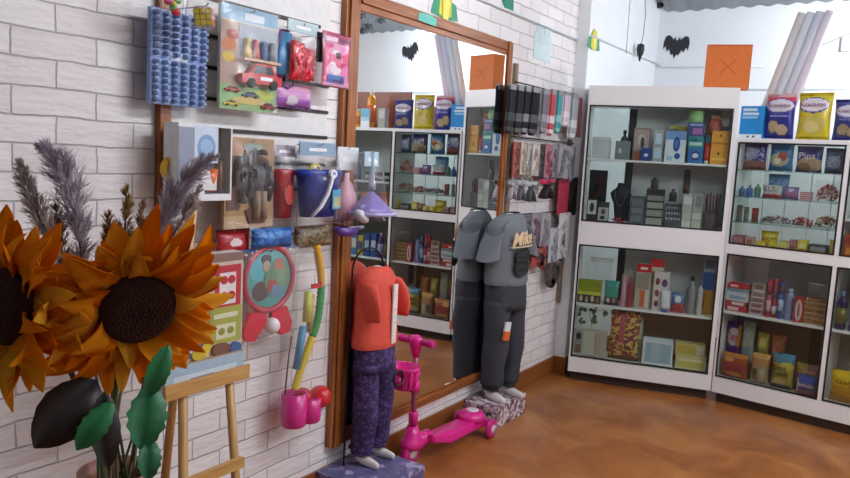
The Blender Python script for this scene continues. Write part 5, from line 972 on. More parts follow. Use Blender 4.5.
item('L', 'accessory_pack', 'orange red pack below the bottom rail', 'accessory pack', 4.123, 0.8037, 0.201, 0.1156, -0.075, 0.018, hang_card, group='packs on the bottom rail', c='b84438',fill='8a3028')
hook_for(None, 4.123, 0.907, 0.075, 0.018)
item('L', 'accessory_pack', 'brown two part pack at the very bottom of the rack', 'accessory pack', 4.350, 0.6632, 0.170, 0.1484, -0.087, 0.018, hang_card, group='packs on the bottom rail', c='5c4c44',fill='3c302c')
hook_for(None, 4.350, 0.800, 0.087, 0.018)
# ------------------------------------------------------------------ on top of the corner cabinet
def paper_bag(r, w, d, h):
    m = M('e0762c', .6, 0, .05, 30); m2 = M('d86a24', .6); b = B(); t = .0015
    box(b, (-w/2, 0, 0), (w/2, t, h)); box(b, (-w/2, d-t, 0), (w/2, d, h)); box(b, (-w/2, t, 0), (-w/2+t, d-t, h)); box(b, (w/2-t, t, 0), (w/2, d-t, h)); box(b, (-w/2+t, t, 0), (w/2-t, d-t, t)); finish('bag_body', b, m, r)
    b = B(); box(b, (-w/2-.001, -.0015, h*.965), (w/2+.001, 0, h)); finish('folded_rim', b, M('c9601e', .6), r)
    for s in (1, -1):
        b = B(); tube(b, [(-s*w*.17, -.0005, h*.34), (s*w*.17, -.0005, h*.66)], .0016, 6); finish('embossed_line', b, M('cc6420', .6), r)
item('C1', 'paper_bag', 'orange paper bag standing on top of the corner cabinet', 'bag', .822, 1.9615, .258, .268, .08, .11, paper_bag)
for i, (c, lab) in enumerate([('e6d3c2', 'leftmost, pale peach'), ('dfe4ea', 'second, milky white'), ('cfcfe0', 'third, bluish lilac'), ('ead4e2', 'rightmost, pale pink')]):
    (x, y, z), a = place('C2', .012+.05*i, 1.6615, .2)
    b = B(); tube(b, [(0, 0, .008), (.20, .03, .76)], .024, 16)
    zmin = min(v.co.z for v in b.verts)
    for v in b.verts: v.co.z -= zmin
    o = finish('wrapping_roll', b, film_mat('roll_film_%d' % i, tint=c, base=.04, rough=.15, haze=.65)); o.location = (x, y, z); o.rotation_euler = (0, 0, a); b = None
    tag(o, 'roll of clear wrapping film leaning on the snack cabinet, ' + lab, 'roll', 'rolls of wrapping film')

(x, y, z), a = place('C2', .885, 1.6605, .30)
b = B(); box(b, (-.27, 0, 0), (.27, .018, .315), 0, .002); box(b, (-.25, -.002, .02), (.25, 0, .295)); o = finish('wooden_board', b, REDWOOD); o.location = (x, y, z); o.rotation_euler = (0, 0, a); tag(o, 'reddish brown wooden board behind the juice bottles on the snack cabinet', 'board')
# ------------------------------------------------------------------ wall decorations
def bat(loc, rz, s, label, tilt=0):
    h = [(0, .30), (.05, .33), (.09, .46), (.14, .32), (.2, .40), (.34, .5), (.46, .44), (.52, .22), (.5, -.08), (.42, .05), (.33, -.16), (.25, -.06), (.15, -.3), (.08, -.24), (0, -.42)]
    o_ = [(x*s, z*s) for x, z in h] + [(-x*s, z*s) for x, z in h[-2:0:-1]]
    b = B(); prism(b, o_, -.003, 0); o = finish('paper_bat', b, M('2b2c34', .7)); o.location = loc; o.rotation_euler = (0, tilt, rz)
    tag(o, label, 'bat decoration'); return o
bat((.232, 6.099, 2.432), 0, .2, 'black paper bat on the back wall above the corner cabinet', .1)
bat((2.588, 6.099, 2.489), 0, .2, 'black paper bat on the back wall, seen only in the mirror', .25)
for i, (x, y) in enumerate([(2.81, 5.55), (2.66, 5.68), (2.9, 5.77), (3.05, 5.86)]):
    b = B(); z = roofz(y); tube(b, [(0, 0, 0), (0, 0, -.05)], .0015, 5); blob(b, (0, 0, -.075), .032, 0, 2, (1, 1, .8), .1)
    for k in range(6): aa = k*pi/3; tube(b, [(0, 0, -.075), (.045*math.cos(aa), .045*math.sin(aa), -.05), (.06*math.cos(aa), .06*math.sin(aa), -.1)], .003, 5)
    o = finish('paper_spider', b, M('3a4048', .7)); o.location = (x, y, z); tag(o, 'small black spider decoration on the ceiling, seen in the mirror, ' + ['nearest to the lamp corner', 'right of the other three', 'third towards the back wall', 'closest to the back wall'][i], 'spider decoration', 'ceiling spiders')
def paper_flower(loc, rz, s, label, leaf='3f9a78', tilt=0):
    r = thing('paper_flower', label, 'paper flower', loc, rz)
    for i, c in enumerate(['e2d83a', 'd4c82c', 'ece470']):
        b = B(); o_ = [[(-.34, -.3), (-.3, .25), (-.12, .5), (.02, .1), (.0, -.42)], [(.34, -.28), (.3, .2), (.16, .46), (.0, .12), (.0, -.42)], [(-.14, -.42), (-.2, .1), (.0, .55), (.2, .1), (.14, -.42)]][i]
        prism(b, [(x*s, z*s) for x, z in o_], -.004-.002*i, -.002*i-.002); finish('petal', b, M(c, .6), r)
    for sg in (-1, 1):
        b = B(); prism(b, [(sg*.2*s, -.4*s), (sg*.75*s, -.35*s), (sg*.6*s, .1*s), (sg*.32*s, .15*s)], -.003, 0); finish('leaf', b, M(leaf, .6), r)
    return r
paper_flower((.001, 2.985, 2.175), pi/2, .16, 'yellow paper flower with green leaves above the mirror')
paper_flower((.083, 4.70, 2.275), pi/2, .15, 'yellow paper flower with green leaves on the pillar above the sock rack')
b = B(); prism(b, [(-.08, .02), (.0, -.05), (.08, -.03), (.07, .04), (.0, .02)], -.003, 0); o = finish('paper_leaf', b, M('2f8a70', .6)); o.location = (.002, 3.60, 2.31); o.rotation_euler = (0, 0, pi/2); tag(o, 'green paper leaf on the wall at the upper end of the cable', 'paper leaf')
b = B(); mats = [M('cfe2e4', .6)]; box(b, (-.12, -.002, -.075), (.12, 0, .075)); layers(b, mats, .24, .15, [('r', .1, .1, .45, .8, 'bcd6d8'), ('r', .55, .2, .9, .9, 'c4dadc')], -.002)
for v in b.verts: v.co.z += v.co.x*-.02
o = finish('paper_notice', b, mats); o.location = (0.001, 4.09, 2.14); o.rotation_euler = (0, 0, pi/2); tag(o, 'pale bluish paper notice on the wall above the sock rack', 'notice')
r = thing('security_camera', 'small black dome camera high in the corner', 'camera', (.08, 6.02, 2.765), pi/2)
b = B(); lathe(b, [(0, 0), (.024, 0), (.024, .012), (0, .012)], (0, 0, 0), 14)
for v in b.verts: v.co = Vector((v.co.x, -v.co.z, v.co.y))
finish('mount', b, M('2a2a2e', .4), r); b = B(); blob(b, (0, -.026, 0), .022, 0, 3, (1, 1, 1), 0); finish('dome', b, M('121214', .15), r)
r = thing('hanging_plug', 'black plug on a thin black cord hanging from the roof over the cabinet corner', 'plug', (.13, 5.53, 2.30))
b = B(); tube(b, [(.0, .02, 1.0), (.004, -.01, .8), (0, -.03, .5), (.01, .02, .3), (.0, .035, .14), (0, .0, .06)], .003, 6); finish('cable', b, M('3a3c40', .5), r)
b = B(); lathe(b, [(0, -.05), (.006, -.045), (.014, -.01), (.022, .0), (.03, .04), (.026, .075), (0, .085)], (0, 0, 0), 14); finish('plug', b, M('1c1c20', .4), r)
r = thing('pull_string', 'straight grey string hanging left of the black plug', 'string', (.12, 5.24, 2.27)); b = B(); tube(b, [(0, 0, 1.05), (0, -.004, .5), (0, .006, 0)], .003, 6); finish('cable', b, M('9aa0a6', .5), r); collapse(r)
r = thing('junction_box', 'small pale junction box with a thin wire on the back wall, far right', 'junction box', (1.475, 6.1, 2.36))
b = B(); box(b, (-.06, -.03, 0), (.06, 0, .1), 0, .004); finish('box_body', b, M('d2d6da', .4), r); b = B(); box(b, (-.04, -.033, .02), (.04, -.03, .08)); finish('cover_plate', b, M('b8bec4', .4), r)
b = B(); tube(b, [(.0, -.012, .1), (-.01, -.01, .13), (-.08, -.006, .10), (-.19, -.005, .05)], .003, 6); finish('wire', b, M('50555a', .5), r)

# ------------------------------------------------------------------ lamps
def hanging_bulb(loc, label, power):
    x, y, z = loc; r = thing('ceiling_lamp', label, 'lamp', loc)
    b = B(); tube(b, [(0, 0, .1), (0, 0, roofz(y)-z+.005)], .004, 6); finish('cord', b, M('d8d8d8', .5), r)
    b = B(); lathe(b, [(0, .04), (.018, .04), (.022, .1), (.008, .115), (0, .115)], (0, 0, 0), 14); finish('socket', b, M('e4e4e4', .4), r)
    b = B(); lathe(b, [(0, -.07), (.03, -.062), (.045, -.03), (.044, 0), (.026, .035), (.018, .045), (0, .045)], (0, 0, 0), 18)
    finish('bulb', b, emit_mat('lit_bulb', 'f4f8ff', power), r); return r
hanging_bulb((1.9, 5.42, 2.465), 'bright bare bulb hanging near the back wall, its glare seen in the mirror', 520)
def tube_lamp(loc, L_, label, power):
    r = thing('ceiling_lamp', label, 'lamp', loc)
    b = B(); box(b, (-.04, -L_/2-.02, .02), (.04, L_/2+.02, .06), 0, .004); box(b, (-.012, -L_/2, -.0), (.012, -L_/2+.03, .02)); box(b, (-.012, L_/2-.03, 0), (.012, L_/2, .02)); finish('fixture', b, M('e8e8e8', .4), r)
    b = B(); tube(b, [(0, -L_/2+.02, -.012), (0, L_/2-.02, -.012)], .014, 12); finish('lit_tube', b, emit_mat('lit_tube', 'f6f8ff', power), r)
    for s in (-1, 1):
        y = s*L_*.35; b = B(); tube(b, [(0, y, .06), (0, y, roofz(loc[1]+y)-loc[2]+.004)], .002, 5); finish('hanger_wire', b, M('a0a0a0', .4), r)
tube_lamp((2.75, 3.3, 2.2), 1.2, 'unseen fill tube added low on the right to light the cabinets', 230)  # unseen lamp, added and hung low to throw light into the cabinets
tube_lamp((1.8, 2.2, 2.6), 1.2, 'fluorescent tube hanging over the middle of the shop floor', 235)
w = bpy.data.worlds.new('ambient_fill'); S.world = w; w.use_nodes = True  # even bluish ambient light, added as fill through the open front
bg = w.node_tree.nodes['Background']; bg.inputs[0].default_value = (.80, .88, 1, 1); bg.inputs[1].default_value = .16

# ------------------------------------------------------------------ easel with a board game
r = thing('easel', 'small pale wooden easel holding a colourful board game box', 'easel', (.30, 1.318, 0))
def P3(x, y, z): return (x-.30, y-1.352, z)
for y0, y1 in ((1.275, 1.250), (1.435, 1.475)):
    b = B(); tube(b, [P3(.345, y0, .80), P3(.40, y1, .0)], .0165, 4, flat=.8); finish('front_leg', b, PINE, r)
b = B(); tube(b, [P3(.285, 1.35, 1.30), P3(.10, 1.36, 0)], .0165, 4); finish('rear_leg', b, PINE, r)
b = B(); box(b, P3(.272, 1.205, .762), P3(.365, 1.50, .79), 0, .002); box(b, P3(.357, 1.205, .79), P3(.365, 1.50, .805)); finish('ledge', b, wood_mat('pale_pine', 'b98a4c', 'd2a565', 'Y'), r)
b = B(); box(b, P3(.366, 1.262, .50), P3(.388, 1.468, .53), 0, .002); finish('cross_bar', b, wood_mat('pale_pine', 'b98a4c', 'd2a565', 'Y'), r)
b = B(); box(b, P3(.272, 1.215, 1.0), P3(.295, 1.49, 1.03), 0, .002); finish('back_bar', b, wood_mat('pale_pine', 'b98a4c', 'd2a565', 'Y'), r)
def game_box(r, w, d, h):
    b = B(); mats = [M('d8d0cc', .4)]; box(b, (-w/2, 0, 0), (w/2, d, h), 0, .002)
    layers(b, mats, w, h, [('r', 0, .93, 1, 1, '8a6a60'), ('r', 0, .28, 1, .93, 'c8b8a8'), ('r', .62, .52, .97, .9, 'b8303c'), ('r', .68, .58, .9, .84, 'e4dcdc'), ('e', .74, .78, .05, .035, 'b8303c'), ('e', .84, .78, .05, .035, 'b8303c'), ('e', .74, .65, .05, .035, 'b8303c'), ('e', .84, .65, .05, .035, 'b8303c'),
        ('r', .55, .26, .98, .56, 'a8a850'), ('r', .64, .3, .9, .42, 'd8d8b8'), ('e', .71, .36, .045, .03, '909038'), ('e', .83, .36, .045, .03, '909038'), ('r', .6, .47, .92, .51, 'd8d8b8'),
        ('r', .02, .2, .52, .5, '3468a4'), ('r', .08, .24, .34, .4, 'd4dce4'), ('e', .15, .35, .05, .03, '3468a4'), ('e', .27, .35, .05, .03, '3468a4'), ('e', .15, .28, .05, .03, '3468a4'), ('e', .27, .28, .05, .03, '3468a4'), ('r', .02, .53, .5, .78, 'c86a34'),
        ('e', .42, .22, .1, .05, 'c8b030'), ('e', .5, .25, .06, .05, 'd8c040'), ('e', .7, .22, .12, .05, '80584a'), ('e', .9, .2, .08, .05, '4a6a9c'), ('r', 0, 0, 1, .17, 'a8c0d0'), ('r', .1, .02, .9, .08, 'd0dce4'), ('r', .3, .03, .6, .045, '3a5ca0'), ('r', 0, .165, 1, .175, 'b89870')])
    finish('box_body', b, mats, r)
item('L', 'board_game_box', 'board game box with red, blue and olive domino pieces on the easel ledge', 'game box', 1.312, .7905, .272, .355, -.345, .045, game_box)

# ------------------------------------------------------------------ gift boxes, mannequins, scooter
def gift_box(loc, w, d, h, m, mlid, label, rz=0):
    r = thing('gift_box', label, 'box', loc, rz)
    b = B(); box(b, (-w/2+.002, -d/2+.002, 0), (w/2-.002, d/2-.002, h*.75), 0, .003); finish('box_body', b, m, r)
    b = B(); box(b, (-w/2, -d/2, h*.55), (w/2, d/2, h), 0, .003); finish('lid', b, mlid, r); return r
FLO = speckle_mat('floral_paper', ['cfc4c8', '7c5a66', 'e2dadc', '9a7a86', '54404c', 'd8ccd0', 'b090a0'], 52, .4)
PUR = speckle_mat('purple_star_paper', ['5c5880', '6a6690', '54507a', 'b0a8c4', '625e8a', '58547e', '8a7aa8', '5e5a84'], 34, .35)
gift_box((.118, 3.545, 0), .215, .35, .12, FLO, FLO, 'gift box in white and plum floral paper under the grey T-shirt mannequin')
gift_box((.172, 2.345, 0), .315, .35, .12, PUR, PUR, 'gift box in purple patterned paper under the coral jacket mannequin')

def fold(p, amp, fx, seed): return amp*noise.noise(Vector((p.x*fx+seed, p.y*fx, p.z*fx*.6)))
def wrinkle(bm, amp, fx, seed):
    bm.normal_update(); mv = [(v, v.normal*fold(v.co, amp, fx, seed)) for v in bm.verts]
    for v, d in mv: v.co += d
def dense(rings, k=4):
    out = []
    for i in range(len(rings)-1):
        for j in range(k):
            f = j/k; A, C = rings[i], rings[i+1]; out.append((Vector(A[0]).lerp(Vector(C[0]), f), A[1]+(C[1]-A[1])*f, A[2]+(C[2]-A[2])*f, (A[3] if len(A) > 3 else 0)*(1-f)+(C[3] if len(C) > 3 else 0)*f))
    l = rings[-1]; out.append((Vector(l[0]), l[1], l[2], l[3] if len(l) > 3 else 0)); return out
SKIN = M('e6dfd9', .35)
def mannequin(loc, rz, k, label, shirt, trouser, hem, cuff_w, slv, leg_r, seed, zt):
    """headless toddler mannequin facing -y; heights in metres above its base, widths scaled by k"""
    r = thing('mannequin', label, 'mannequin', loc, rz)
    T = zt                                   # neck top
    sh = T-.055*k; hip = hem+.02
    # body: one continuous surface (skin modifier)
    me = bpy.data.meshes.new('body'); vs = []; es = []; rad = []
    def V(p, a, q=None, par=None):
        vs.append(p); rad.append((a, q or a))
        if par is not None: es.append((par, len(vs)-1))
        return len(vs)-1
    pel = V((0, 0, hip), .085*k, .065*k); wst = V((0, 0, hip+.5*(sh-hip)), .08*k, .06*k, pel); ch = V((0, 0, sh-.05*k), .09*k, .065*k, wst); nk = V((0, 0, sh-.0*k), .034*k, .034*k, ch); V((0, 0, sh+.03*k), .032*k, .032*k, nk)
    for s in (-1, 1):
        u = V((s*.085*k, 0, sh-.02*k), .03*k, None, ch)
        hp = V((s*.055*k, 0, hip-.05*k), .058*k, None, pel); kn = V((s*.058*k, -.008*k, hip*.52), .04*k, None, hp); an = V((s*.06*k, .012*k, .055*k), .026*k, None, kn)
        hl = V((s*.061*k, .02*k, .028*k), .025*k, None, an); V((s*.066*k, -.05*k, .021*k), .024*k, .019*k, hl); V((s*.07*k, -.1*k, .013*k), .016*k, .011*k, len(vs)-1)
    me.from_pydata(vs, es, []); me.materials.append(SKIN); o = bpy.data.objects.new('body', me); COL.objects.link(o); o.parent = r
    mod = o.modifiers.new('skin', 'SKIN'); sv = me.skin_vertices[0].data
    for i, (a, q) in enumerate(rad): sv[i].radius = (a, q); sv[i].use_root = (i == 0)
    mod.use_smooth_shade = True; sb = o.modifiers.new('sub', 'SUBSURF'); sb.levels = 2; sb.render_levels = 2
    bpy.context.view_layer.update(); m2 = bpy.data.meshes.new_from_object(o.evaluated_get(bpy.context.evaluated_depsgraph_get()))
    o.modifiers.clear(); o.data = m2; bpy.data.meshes.remove(me); m2.name = 'body'
    zmin = min(v.co.z for v in m2.vertices)
    for v in m2.vertices: v.co.z -= zmin
    # shirt with short or long sleeves
    b = B(); hw, hd = .128*k, .08*k
    rg = [((0, 0, hem), hw*1.1, hd*1.08), ((0, 0, hem+.02), hw*1.12, hd*1.12), ((0, .002, hem+.3*(sh-hem)), hw*1.02, hd*1.05), ((0, .004, hem+.65*(sh-hem)), hw*1.02, hd*1.0), ((0, .005, sh-.03*k), hw*1.02, hd*.86), ((0, .004, sh), hw*.82, hd*.66), ((0, .002, sh+.022*k), hw*.5, hd*.5), ((0, -.002, sh+.03*k), hw*.4, hd*.45)]
    loft(b, dense(rg, 4), 0, 30, False, False); wrinkle(b, .012, 9, seed); finish('shirt', b, shirt, r, smooth=True)
    for s in ((-1, 1) if slv else ()):
        b = B(); L_ = slv*k
        rg = [((s*hw*.6, .003, sh-.03*k), .042*k, .056*k, s*1.15), ((s*hw*.86, .003, sh-.05*k), .046*k, .058*k, s*.95), ((s*(hw*.98+L_*.12), .002, sh-.09*k-L_*.3), .045*k, .06*k, s*.6), ((s*(hw*1.0+L_*.3), 0, sh-.09*k-L_*1.15), .048*k, .062*k, s*.32)]
        loft(b, dense(rg, 4), 0, 20, False, False); wrinkle(b, .008, 12, seed+s); finish('sleeve', b, shirt, r, smooth=True)
    # trousers
    b = B(); loft(b, dense([((0, 0, hip-.14*k), .12*k, .085*k), ((0, 0, hip-.05*k), .122*k, .088*k), ((0, 0, hip+.03), .108*k, .08*k)], 3), 0, 26); wrinkle(b, .008, 14, seed); finish('trouser_seat', b, trouser, r, smooth=True)
    for s in (-1, 1):
        b = B(); top = hip-.1*k
        rg = [((s*.056*k, 0, top), .062*k, .074*k), ((s*.06*k, -.004*k, top*.78), leg_r*1.0, leg_r*1.12), ((s*.062*k, -.01*k, top*.5), leg_r*.95, leg_r*1.05), ((s*.062*k, 0, top*.28), leg_r*.9, leg_r), ((s*.061*k, .008*k, top*.16), leg_r*.9, leg_r*.98), ((s*.061*k, .01*k, .085*k), cuff_w, cuff_w*1.1), ((s*.061*k, .01*k, .055*k), cuff_w, cuff_w*1.1)]
        loft(b, dense(rg, 5), 0, 22); wrinkle(b, .014, 11, seed+3*s); finish('trouser_leg', b, trouser, r, smooth=True)
    b = B(); tube(b, [(.02*k, .05*k, 0), (.03*k, .05*k, .14*k)], .005, 8); lathe(b, [(0, 0), (.03, 0), (.03, .003), (0, .004)], (.02*k, .05*k, 0), 14); finish('support_rod', b, M('202024', .35, .6), r)
    return r
GREY = M('6d7278', .85, 0, .05, 120, .2); DENIM = M('34373f', .8, 0, .12, 90, .3); CORAL = M('d8503e', .75, 0, .05, 60, .2)
PURP = speckle_mat('purple_print_cloth', ['33204e', '47306a', '281a40', '5a3e7c', '35234f'], 90, .8)
m2_ = mannequin((.14, 3.545, .12), math.radians(78), 1.12, 'headless toddler mannequin in a grey T-shirt and dark jeans on the floral box', GREY, DENIM, .655, .045, .085, .066, 4.0, 1.075)
# printed front of the T-shirt
def on_chest(u, z, k=1.12): return (u*k, -.112*k, z)
def wrap(o, hw, hd, off):
    for v in o.data.vertices:
        x = o.location.x+v.co.x; z = v.co.z
        c = max(.02, 1-(x/hw)**2)**.5; v.co.z = z + (hd*(c-1))*-1*-1
o1 = text('Mike', .1, M('e0c49a', .6), m2_, (-.018, -.1165, .915), 'script_print', width=.15, shear=.35, rot=(pi/2, -.12, 0), ext=.002, offset=.002); wrap(o1, .145, .1085, 0)
b = B(); tube(b, [(x_, -.1185*max(.05, 1-(x_/.147)**2)**.5-.002, .868+.06*(x_+.1)) for x_ in [-.095+.02*i for i in range(9)]], .004, 6); finish('script_underline', b, M('e0c49a', .6), m2_)
o1 = text('8', .2, M('1c1d22', .7), m2_, (-.012, -.1185, .785), 'number_print', width=.11, ext=.002, offset=.012); wrap(o1, .145, .1085, 0)
b = B(); box(b, (-.022, -.01, -.05), (.022, .004, .05), 0, .002); mats = [M('d8d8da', .5), M('d8702c', .5)]; box(b, (-.023, -.012, -.052), (.023, .003, -.0), 1, .002)
o = finish('swing_tag', b, mats, m2_); o.location = (-.075, -.083, .41); o.rotation_euler = (.05, .1, 0)
m1_ = mannequin((.112, 2.405, .12), math.radians(94), .92, 'headless toddler mannequin in a coral jacket and purple trousers on the purple box', CORAL, PURP, .52, .046, 0, .054, 9.0, .885)
b = B()
for z in (.57, .63, .69, .75): blob(b, (.012, -.087, z), .0075, 0, 2, (1, .5, 1), 0)
finish('button_row', b, M('e8e0da', .3), m1_)
b = B(); box(b, (-.004, -.088, .535), (.03, -.08, .79), 0, .002); finish('white_placket', b, M('e4d8d2', .7), m1_)
for s in (-1, 1):
    b = B(); loft(b, dense([((s*.1, -.012, .80), .03, .05), ((s*.112, -.03, .76), .022, .055), ((s*.112, -.05, .69), .012, .05), ((s*.108, -.06, .64), .006, .035)], 3), 0, 18); wrinkle(b, .01, 14, 5+s); finish('folded_sleeve', b, CORAL, m1_, smooth=True)
# black wire garment stand beside the jacket mannequin
r = thing('garment_hanger', 'black curved wire hanger stand behind the coral jacket', 'hanger', (.048, 2.365, .12))
b = B(); pts = [(.02, -.08, 0), (.02, -.085, .4), (.025, -.082, .75)] + [(.025+.03*(1-math.cos(a)), -.082+.068*(1-math.cos(a)), .84+.10*math.sin(a)) for a in [pi*i/10 for i in range(11)]] + [(.085, .05, .78)]
tube(b, pts, .0042, 8); finish('hook_rod', b, M('17171a', .35, .4), r)
b = B(); tube(b, [(.085, .05, .78), (.09, .02, .755), (.088, -.01, .76), (.085, -.02, .79)], .005, 8); tube(b, [(.085, .05, .85), (.06, .06, .87), (.09, .075, .83)], .006, 8); finish('hook_end', b, M('17171a', .35, .4), r)
for nm, (x, y, z), lab in (('plastic_ring', (.215, 2.45, .50), 'black ring hanging at the trouser hip of the coral jacket mannequin'),):
    r = thing('bracelet_ring', lab, 'ring', (x, y, z)); b = B(); torus(b, (0, 0, 0), .034, .005, 'X', 26); finish('ring', b, M('141416', .4), r); collapse(r)

r = thing('toy_scooter', 'pink three wheeled toy scooter with a basket on the floor before the mirror', 'scooter', (.155, 2.975, 0), 0)
HP = M('e22a8e', .25); HP2 = M('c82480', .3); WHP = M('dcd0d8', .35)
def Q(x, y, z): return (x-.12, y-3.0, z)
b = B(); ol = [(-.05, -.2), (-.06, -.05), (-.06, .22), (-.085, .3), (.085, .3), (.06, .22), (.06, -.05), (.05, -.2)]
lo = [b.verts.new((x, y, .055+(.05 if y < -.15 else 0))) for x, y in ol]; hi = [b.verts.new((x, y, .09+(.05 if y < -.15 else 0))) for x, y in ol]
b.faces.new(lo[::-1]); b.faces.new(hi)
for i in range(8): b.faces.new((lo[i], lo[(i+1) % 8], hi[(i+1) % 8], hi[i]))
bmesh.ops.recalc_face_normals(b, faces=b.faces[:]); bmesh.ops.bevel(b, geom=b.edges[:], offset=.008, segments=2, affect='EDGES'); finish('deck', b, HP, r)
b = B(); box(b, (-.04, -.08, .088), (.04, .17, .0925), 0, .001); mats = [WHP, M('b8a8b4', .5)]
for i in range(5): box(b, (-.03, -.05+.045*i, .0925), (.03, -.03+.045*i, .094), 1)
finish('grip_mat', b, mats, r)
b = B(); loft(b, [((0, .235, .09), .075, .07), ((0, .24, .12), .07, .065), ((0, .25, .135), .045, .04)], 0, 20); finish('rear_fender', b, HP, r)
b = B(); mats = [WHP]; lathe(b, [(0, 0), (.035, 0), (.03, .004), (0, .005)], (0, .25, .135), 16); finish('fender_badge', b, mats, r)
def wheel(x, y, rr=.05, wd=.028):
    b = B(); mats = [HP2, WHP]; lathe(b, [(0, -wd/2), (rr*.8, -wd/2), (rr, -wd/3), (rr, wd/3), (rr*.8, wd/2), (0, wd/2)], (0, 0, 0), 22); lathe(b, [(0, -wd/2-.003), (rr*.45, -wd/2-.003), (rr*.45, wd/2+.003), (0, wd/2+.003)], (0, 0, 0), 14, 1)
    for v in b.verts: v.co = Vector((v.co.z+x, v.co.y+y, v.co.x+rr))
    bmesh.ops.recalc_face_normals(b, faces=b.faces[:]); finish('wheel', b, mats, r)
wheel(-.1, .28); wheel(.1, .28); wheel(-.03, -.275, .062, .04)
b = B(); loft(b, [((-.03, -.25, .085), .05, .075), ((-.03, -.26, .11), .05, .072), ((-.03, -.266, .13), .044, .056), ((-.03, -.262, .15), .034, .034), ((-.03, -.262, .19), .027, .027)], 0, 20); tube(b, [(-.03, -.25, .11), (-.015, -.2, .11), (0, -.16, .12)], [.03, .032, .034], 10); finish('front_fork', b, HP, r)
b = B(); tube(b, [(-.03, -.262, .18), (-.02, -.285, .6)], .013, 12); finish('steering_column', b, M('b06088', .25, .3), r)
b = B(); lathe(b, [(.0, 0), (.022, 0), (.024, .05), (.018, .06), (0, .06)], (-.028, -.265, .2), 14); finish('column_clamp', b, HP, r)
b = B(); lathe(b, [(0, 0), (.024, 0), (.024, .05), (0, .05)], (-.024, -.274, .36), 14); finish('column_clamp', b, HP, r)
b = B(); loft(b, [((-.02, -.285, .53), .018, .016), ((-.02, -.287, .58), .03, .026), ((-.02, -.288, .61), .036, .03), ((-.02, -.288, .63), .02, .018)], 0, 16); tube(b, [(-.09, -.288, .605), (.05, -.288, .605)], .012, 10); finish('handlebar', b, HP, r)
for s in (-1, 1):
    b = B(); tube(b, [(-.02+s*.04, -.288, .605), (-.02+s*.095, -.288, .605), (-.02+s*.1, -.288, .605)], [.017, .019, .014], 12); finish('grip', b, HP2, r)
b = B(); lathe(b, [(0, 0), (.05, 0), (.058, .012), (.075, .09), (.082, .098), (.08, .108), (.07, .104), (.052, .016), (0, .012)], (-.022, -.375, .40), 24, 0, .8)
for i in range(12): aa = 2*pi*i/12; tube(b, [(-.022+.056*math.cos(aa), -.375+.045*math.sin(aa), .412), (-.022+.078*math.cos(aa), -.375+.063*math.sin(aa), .49)], .006, 6)
box(b, (-.04, -.32, .43), (-.004, -.28, .48)); finish('basket', b, HP, r)
b = B(); blob(b, (-.02, -.435, .455), .022, 0, 2, (1.3, .5, 1), .1); finish('basket_bow', b, HP2, r)

# ------------------------------------------------------------------ sunflowers, pampas grass and leaves in a vase
VX, VY = .922, .665
r = thing('stool', 'small dark wooden stool under the vase, below the picture edge', 'stool', (VX, VY, 0))
WD = wood_mat('dark_stool_wood', '4a2f20', '5f3d28'); b = B(); lathe(b, [(0, .60), (.15, .60), (.155, .61), (.155, .625), (.15, .63), (0, .63)], (0, 0, 0), 28); finish('seat', b, WD, r)
for k in range(4): aa = pi/4+k*pi/2; b = B(); tube(b, [(.11*math.cos(aa), .11*math.sin(aa), .605), (.15*math.cos(aa), .15*math.sin(aa), 0)], .015, 8); finish('leg', b, WD, r)
r = thing('vase', 'terracotta coloured vase holding the sunflowers at the bottom edge', 'vase', (VX, VY, .6305))
b = B(); lathe(b, [(0, 0), (.05, 0), (.07, .05), (.075, .13), (.058, .22), (.05, .262), (.058, .285), (.054, .286), (.045, .262), (.05, .22), (.06, .12), (.04, .01), (0, .01)], (0, 0, 0), 28); finish('vase_body', b, M('a8705c', .5, bump=.2), r); collapse(r)
ZR = .89
def fluff(c):
    if ('fluff', c) in MATS: return MATS[('fluff', c)]
    m, nt, out = new_mat('dry_grass_'+c); N = nt.nodes.new
    d = N('ShaderNodeBsdfDiffuse'); tr = N('ShaderNodeBsdfTranslucent'); mx = N('ShaderNodeMixShader'); nz = N('ShaderNodeTexNoise'); nz.inputs['Scale'].default_value = 90
    rp = N('ShaderNodeValToRGB'); cc = lin(c); rp.color_ramp.elements[0].color = (*[x*.8 for x in cc], 1); rp.color_ramp.elements[1].color = (*[min(1, x*1.2) for x in cc], 1)
    nt.links.new(nz.outputs['Fac'], rp.inputs[0])
    for s_ in (d, tr): nt.links.new(rp.outputs[0], s_.inputs['Color'])
    mx.inputs[0].default_value = .42; nt.links.new(d.outputs[0], mx.inputs[1]); nt.links.new(tr.outputs[0], mx.inputs[2]); nt.links.new(mx.outputs[0], out.inputs['Surface']); MATS[('fluff', c)] = m; return m
PETC = ('fca024', 'f88e12', 'ffb438', 'f28410')
